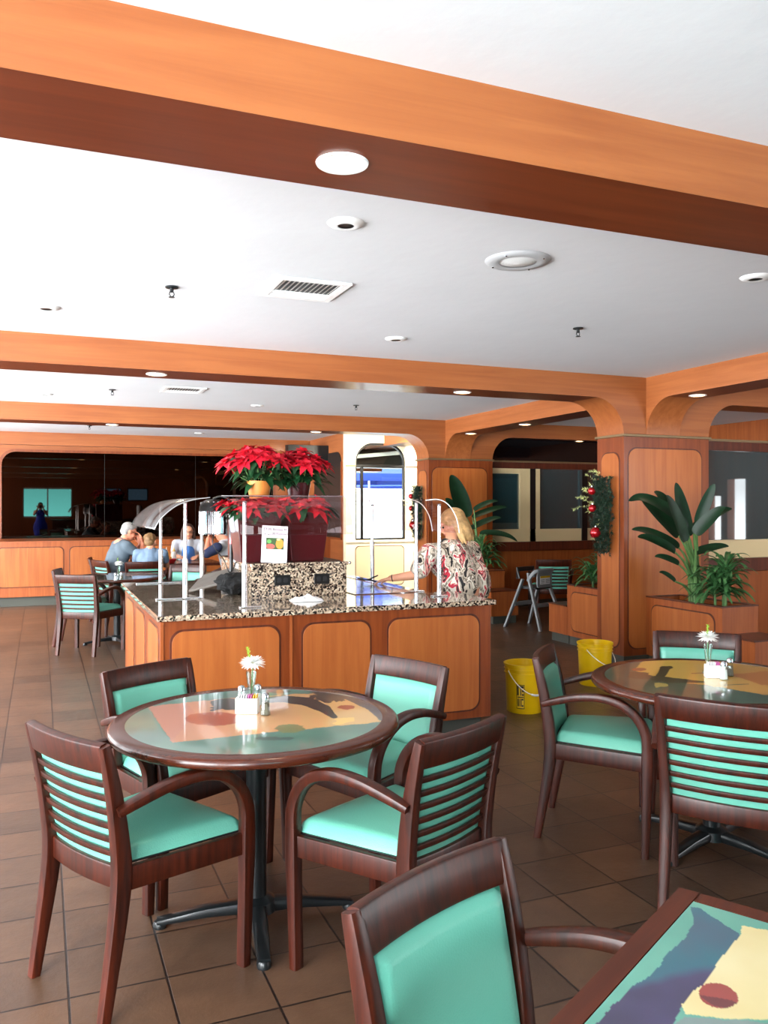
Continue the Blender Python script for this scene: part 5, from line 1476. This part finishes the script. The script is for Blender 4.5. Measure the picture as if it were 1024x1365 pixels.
def seated(x, y, face, label, lean, headc, headrot, arms, skin, shirt, trousers, hairmat, hairfn, glasses=False, k=1.0, sleeve=.55, shirt2=None):
    """local frame: +Y is forward, origin on the floor under the pelvis"""
    root = empty('person', (x, y, 0), math.radians(face-90), label, 'person')
    if k != 1: root.scale = (k, k, k)
    sh_z = 1.00; sy = lean
    neck0 = V3((0, sy*.92, 1.02)); hc = V3(headc)
    b = MB()
    chain(b, [neck0-V3((0, 0, .05)), neck0.lerp(hc, .45), hc+V3((0, 0, -.04))], [.060, .054, .05])
    shl = []
    for s, (el, wr, hd, pn) in zip((-1, 1), arms):
        sh = V3((s*.175, sy*.9, sh_z-.02)); shl.append((sh, V3(el)))
        chain(b, [sh, V3(el), V3(el).lerp(V3(wr), .35), V3(wr)], [.050, .040, .038, .026])
        hand(b, wr, hd, pn, s)
    # torso core and thighs so the body is one surface
    chain(b, [(0, 0, .55), (0, sy*.45, .78), (0, sy*.88, .97)], [.12, .125, .11])
    for s in (-1, 1):
        chain(b, [(s*.09, 0, .53), (s*.11, .40, .53), (s*.11, .42, .10), (s*.12, .43, .06)], [.078, .058, .040, .036])
    b.ell((0, 0, .54), (.16, .11, .09))
    root_hair = root
    head_parts(b, hc, headrot, root, hairmat, skin, hairfn, glasses)
    flesh(b, 'body', skin, root, .008, 4)
    t = MB()
    chain(t, [(0, -.01, .56), (0, sy*.3, .70), (0, sy*.62, .85), (0, sy*.9, .965)], [.142, .142, .145, .115])
    for s in (-1, 1): t.ell((s*.075, sy*.75, .90), (.105, .105, .14)); t.ell((s*.05, sy*.2, .64), (.12, .125, .14))
    for (sh, el) in shl: chain(t, [sh*.55+V3((0, sy*.9, sh_z-.03))*.45, sh, sh.lerp(el, sleeve)], [.075, .066, .058])
    chain(t, [neck0-V3((0, .0, .05)), neck0], [.085, .068])
    flesh(t, 'shirt', shirt, root, .010, 5)
    p = MB()
    for s in (-1, 1): chain(p, [(s*.085, 0, .54), (s*.11, .40, .53), (s*.11, .425, .13)], [.10, .075, .060])
    p.ell((0, -.005, .55), (.18, .14, .10))
    flesh(p, 'trousers', trousers, root, .010, 4)
    for s in (-1, 1):
        q = MB(); capsule(q, (s*.115, .41, .045), (s*.125, .55, .04), .042, .036); flesh(q, 'shoe', BLACKPL, root, .01, 3)
    return root
# grey haired man, leaning over with a hand at his chin
up = (0, 0, 1)
seated(.86, 11.55, 18, 'grey haired person with glasses in a heather grey shirt, hand at the chin', .16, (.0, .24, 1.15), Rx(-.38) @ Rz(-.1),
       (((-.22, .36, .80), (-.06, .42, .98), (.15, -.2, 1), (.3, -.9, 0)), ((.20, .33, .82), (.06, .40, 1.0), (-.1, -.25, 1), (-.2, -.9, 0))),
       SKINR, SHGREY, TROUS, HAIRG, hair_short, True, 1.04)
seated(1.33, 11.25, 80, 'fair haired young person in a pale blue grey shirt, seen from behind', .06, (0, .08, 1.14), Rx(-.10) @ Rz(-.35),
       (((-.22, .20, .80), (-.10, .44, .80), (.3, .9, 0), (0, 0, -1)), ((.22, .20, .80), (.10, .44, .80), (-.3, .9, 0), (0, 0, -1))),
       SKINM, SHBLUE, TROUS, HAIRB, hair_bushy, False, .94)
seated(2.07, 12.80, 262, 'long dark haired person in glasses and a white and blue top, facing us', .05, (0, .07, 1.155), Rx(-.05) @ Rz(.08),
       (((-.22, .18, .80), (-.12, .42, .80), (.3, .9, 0), (0, 0, -1)), ((.22, .18, .80), (.12, .42, .80), (-.3, .9, 0), (0, 0, -1))),
       SKINM, SHWHITE, TROUS, HAIRD, hair_long, True, 1.0)
seated(2.50, 11.55, 150, 'seated person in a navy and white top with both hands raised to the face', .12, (.0, .17, 1.15), Rx(-.2) @ Rz(.2),
       (((-.26, .30, .86), (-.10, .33, 1.07), (.5, -.1, .9), (.2, -.9, 0)), ((.24, .32, .86), (.05, .35, 1.07), (-.5, -.1, .9), (-.2, -.9, 0))),
       SKINR, SHWHITE, KHAKI, HAIRG, hair_short, True, 1.02)
nv = [o for o in bpy.data.objects if o.type == 'EMPTY' and 'navy and white' in str(o.get('label', ''))][0]
t = MB()
for s, el in ((-1, (-.26, .30, .86)), (1, (.24, .32, .86))):
    sh = V3((s*.175, .108, .98)); chain(t, [sh-V3((s*.03, 0, 0)), sh, sh.lerp(V3(el), .66)], [.072, .072, .064])
flesh(t, 'navy_sleeves', SHNAVY, nv, .010, 4)['label'] = 'navy sleeves'
wm = [o for o in bpy.data.objects if o.type == 'EMPTY' and 'long dark haired' in str(o.get('label', ''))][0]
t = MB(); chain(t, [(0, .075, .66), (0, .10, .86)], [.115, .105]); flesh(t, 'blue_vest', plain('bright blue vest', (66, 118, 190), .7), wm, .010, 3)

# woman in the floral blouse leaning over the counter
hd = at_d(602, 699, 6.92); root = empty('person', (hd.x+.10, hd.y-.02, 0), 0, 'blonde person in a floral print blouse reaching over the buffet counter', 'person')
O = V3(root.location)
L = lambda px, py, d: at_d(px, py, d)-O
headc = L(603, 699, 6.92)
pel = V3((.02, .02, .92)); chest = L(601, 742, 6.95); nk = L(602, 722, 6.95)
shN = L(572, 737, 6.78); shF = L(628, 733, 7.15)
elN = L(556, 766, 6.72); wrN = L(521, 771, 6.75); 
elF = L(640, 775, 7.15); wrF = elF+V3((-.20, .05, .0))
b = MB()
chain(b, [nk-V3((0, 0, .03)), headc+V3((0, 0, -.05))], [.058, .052])
chain(b, [shN, elN, elN.lerp(wrN, .35), wrN], [.052, .042, .037, .026]); hand(b, wrN, wrN-elN+V3((0, 0, -.02)), (0, 0, -1), -1, .5)
chain(b, [shF, elF, wrF], [.052, .042, .027]); hand(b, wrF, (-1, .1, -.1), (0, 0, -1), 1, .5)
chain(b, [pel, chest], [.13, .12]); b.ell(pel, (.17, .15, .12))
for s in (-1, 1): chain(b, [pel+V3((.0, s*.09, -.04)), (-.02, s*.11, .48), (.02, s*.11, .08), (-.10, s*.12, .03)], [.088, .060, .040, .030])
HM = Rz(math.radians(158-90)) @ Rx(-.35)
head_parts(b, headc, HM, root, HAIRL, SKINM, hair_wavy, False, 1.05)
flesh(b, 'body', SKINM, root, .008, 4)
t = MB()
chain(t, [pel+V3((0, 0, -.16)), pel.lerp(chest, .5), chest, nk-V3((0, 0, .06))], [.175, .165, .165, .095])
rt = (shF-shN).normalized()
for s in (-1, 1): t.ell(chest+rt*s*.09+V3((0, 0, -.03)), (.125, .125, .15)); t.ell(pel+rt*s*.07+V3((0, 0, -.03)), (.185, .175, .22))
chain(t, [chest.lerp(shN, .6), shN, shN.lerp(elN, .75)], [.10, .082, .082]); chain(t, [chest.lerp(shF, .6), shF, shF.lerp(elF, .8)], [.10, .082, .078])
flesh(t, 'floral_blouse', FLORAL, root, .010, 5)
t = MB()
for s in (-1, 1): chain(t, [pel+V3((-.03, s*.07, -.16)), (-.02, s*.11, .48), (.02, s*.11, .12)], [.10, .078, .062])
flesh(t, 'trousers', TROUS, root, .012, 3)
for s in (-1, 1):
    q = MB(); capsule(q, (.03, s*.115, .045), (-.12, s*.125, .04), .042, .034); flesh(q, 'shoe', BLACKPL, root, .01, 3)
m = MB(); w0 = wrN.lerp(elN, .06); ax = (elN-wrN).normalized(); M = Matrix.Translation(w0) @ ax.to_track_quat('Z', 'Y').to_matrix().to_4x4(); m.lathe([(.028, -.004), (.031, 0), (.028, .004)], 20, M, cap=False); m.build('bracelet', BLACKPL, root)

# the photographer, just behind the viewpoint, seen small in the mirror
root = empty('person', (0, -.42, 0), 0, 'person in a royal blue sleeveless dress holding up a phone, reflected in the back mirror', 'person')
b = MB(); hc_ = V3((0, .02, 1.56))
chain(b, [(0, 0, 1.36), (0, .01, 1.50)], [.058, .05])
chain(b, [(0, 0, .92), (0, 0, 1.12), (0, 0, 1.32)], [.13, .115, .11])
for s in (-1, 1):
    sh = V3((s*.17, 0, 1.36)); el = V3((s*.20, .20, 1.26)); wr = V3((s*.085, .33, 1.47))
    chain(b, [(s*.08, 0, 1.35), sh, el, wr], [.06, .05, .038, .026]); hand(b, wr, (-s*.35, .05, 1), (0, 1, 0), -s, .4, .15)
    chain(b, [(s*.09, 0, .90), (s*.10, .02, .48), (s*.10, -.02, .08), (s*.11, .12, .03)], [.09, .058, .038, .030])
b.ell((0, 0, .92), (.17, .12, .12))
head_parts(b, hc_, Matrix.Identity(3), root, HAIRD, SKINM, hair_short, False, .98)
flesh(b, 'body', SKINM, root, .008, 4)
t = MB(); chain(t, [(0, 0, .62), (0, 0, .92), (0, .005, 1.12), (0, 0, 1.30)], [.20, .185, .14, .135])
for s in (-1, 1): t.ell((s*.07, 0, .80), (.16, .15, .26)); t.ell((s*.06, .02, 1.26), (.09, .11, .10))
flesh(t, 'dress', DRESSBLUE, root, .010, 5)
for s in (-1, 1):
    q = MB(); capsule(q, (s*.10, -.03, .045), (s*.115, .13, .035), .042, .034); flesh(q, 'shoe', BLACKPL, root, .01, 3)
m = MB(); m.box(-.036, .036, -.068, -.060, 1.46, 1.60); o = m.build('phone', BLACKPL, smooth=0, bevel=.004); tag(o, 'dark phone held up by the person in the blue dress', 'phone')

# ------------------------------------------------------------------ camera
cam = bpy.data.cameras.new('camera'); co = bpy.data.objects.new('camera', cam); COL.objects.link(co)
cam.sensor_fit = 'HORIZONTAL'; cam.sensor_width = 36; cam.lens = 36*F/1024
cam.shift_y = (HZ-682.5)/1024*1.0
cam.clip_start = .02; cam.clip_end = 200
co.location = (0, 0, H); co.rotation_euler = (PI/2, 0, -YAW)
sc.camera = co

# ------------------------------------------------------------------ light
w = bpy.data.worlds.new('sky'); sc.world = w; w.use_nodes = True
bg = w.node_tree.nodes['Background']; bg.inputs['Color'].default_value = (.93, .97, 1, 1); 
wn = w.node_tree.nodes; wt = wn.new('ShaderNodeTexCoord'); wsx = wn.new('ShaderNodeSeparateXYZ'); wr = wn.new('ShaderNodeMapRange')
w.node_tree.links.new(wt.outputs['Generated'], wsx.inputs[0]); w.node_tree.links.new(wsx.outputs['Z'], wr.inputs['Value'])
wr.inputs['From Min'].default_value = -.02; wr.inputs['From Max'].default_value = .02
wr.inputs['To Min'].default_value = 11.0; wr.inputs['To Max'].default_value = 7.0      # bright sunlit ground below the horizon, sky above
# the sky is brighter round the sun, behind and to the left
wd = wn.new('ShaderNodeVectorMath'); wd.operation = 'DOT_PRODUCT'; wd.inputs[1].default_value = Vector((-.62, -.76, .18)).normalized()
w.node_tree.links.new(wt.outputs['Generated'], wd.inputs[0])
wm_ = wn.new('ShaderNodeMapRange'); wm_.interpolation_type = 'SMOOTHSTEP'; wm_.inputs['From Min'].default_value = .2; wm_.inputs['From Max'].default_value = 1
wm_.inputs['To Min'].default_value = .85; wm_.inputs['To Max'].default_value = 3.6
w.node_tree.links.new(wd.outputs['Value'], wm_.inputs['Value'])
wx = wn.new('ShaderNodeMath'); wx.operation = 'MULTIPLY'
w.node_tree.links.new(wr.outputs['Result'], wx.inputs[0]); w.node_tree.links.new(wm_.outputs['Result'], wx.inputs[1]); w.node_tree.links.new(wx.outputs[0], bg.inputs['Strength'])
def portal(x, y, z, sx, sy, rot):
    l = bpy.data.lights.new('window portal', 'AREA'); l.shape = 'RECTANGLE'; l.size = sx; l.size_y = sy; l.cycles.is_portal = True
    o = bpy.data.objects.new('window_portal', l); COL.objects.link(o); o.location = (x, y, z); o.rotation_euler = rot
for (a, b_, lo, hi) in LW: portal(XLEFT-.02, (a+b_)/2, (lo+hi)/2, hi-lo, b_-a, (0, -PI/2, 0))
for (a, b_, lo, hi) in RW: portal((a+b_)/2, YREAR-.02, (lo+hi)/2, b_-a, hi-lo, (PI/2, 0, 0))
for (a, b_, lo, hi) in SW: portal(XRIGHT+.02, (a+b_)/2, (lo+hi)/2, hi-lo, b_-a, (0, PI/2, 0))
portal((wx0+wx1)/2, YA+.13, (wz0+wz1)/2, wx1-wx0, wz1-wz0, (-PI/2, 0, 0))
sun = bpy.data.lights.new('sun', 'SUN'); sun.energy = 10; sun.angle = math.radians(9); sun.color = (1, .93, .82)
so = bpy.data.objects.new('sun', sun); COL.objects.link(so)
dv = Vector((.62, .72, -.50)).normalized(); so.rotation_euler = dv.to_track_quat('-Z', 'Y').to_euler()
# wall washer recessed in the third beam, lighting the cream wall
for x in (5.1, 5.9):
    l = bpy.data.lights.new('wall washer', 'SPOT'); l.energy = 420; l.color = (1, .9, .72); l.spot_size = math.radians(100); l.spot_blend = .8; l.shadow_soft_size = .08
    o = bpy.data.objects.new('wall_washer_lamp', l); COL.objects.link(o); o.location = (x, YB[3]+BW+.45, ZC-.04)
    o.rotation_euler = (Vector((0, 1.4, -1.2))).to_track_quat('-Z', 'Y').to_euler()
    m = MB(); m.lathe([(.05, -.001), (.055, -.008), (.07, -.008), (.072, -.001)], 28, Matrix.Translation((x, YB[3]+BW+.45, ZC)), cap=False); 
    o = m.build('wall_washer_ring', WHITEMET); tag(o, 'recessed wall washer above the %s side of the arched window' % ('left' if x < 5.5 else 'right'), 'ceiling light')
sc.view_settings.view_transform = 'Standard'; sc.view_settings.look = 'None'; sc.view_settings.gamma = 1; sc.view_settings.use_curve_mapping = False
sc.view_settings.exposure = 0.22
sc.cycles.max_bounces = 10; sc.cycles.diffuse_bounces = 3; sc.cycles.glossy_bounces = 5; sc.cycles.transparent_max_bounces = 16
sc.cycles.use_denoising = True
sc.cycles.sample_clamp_indirect = 8
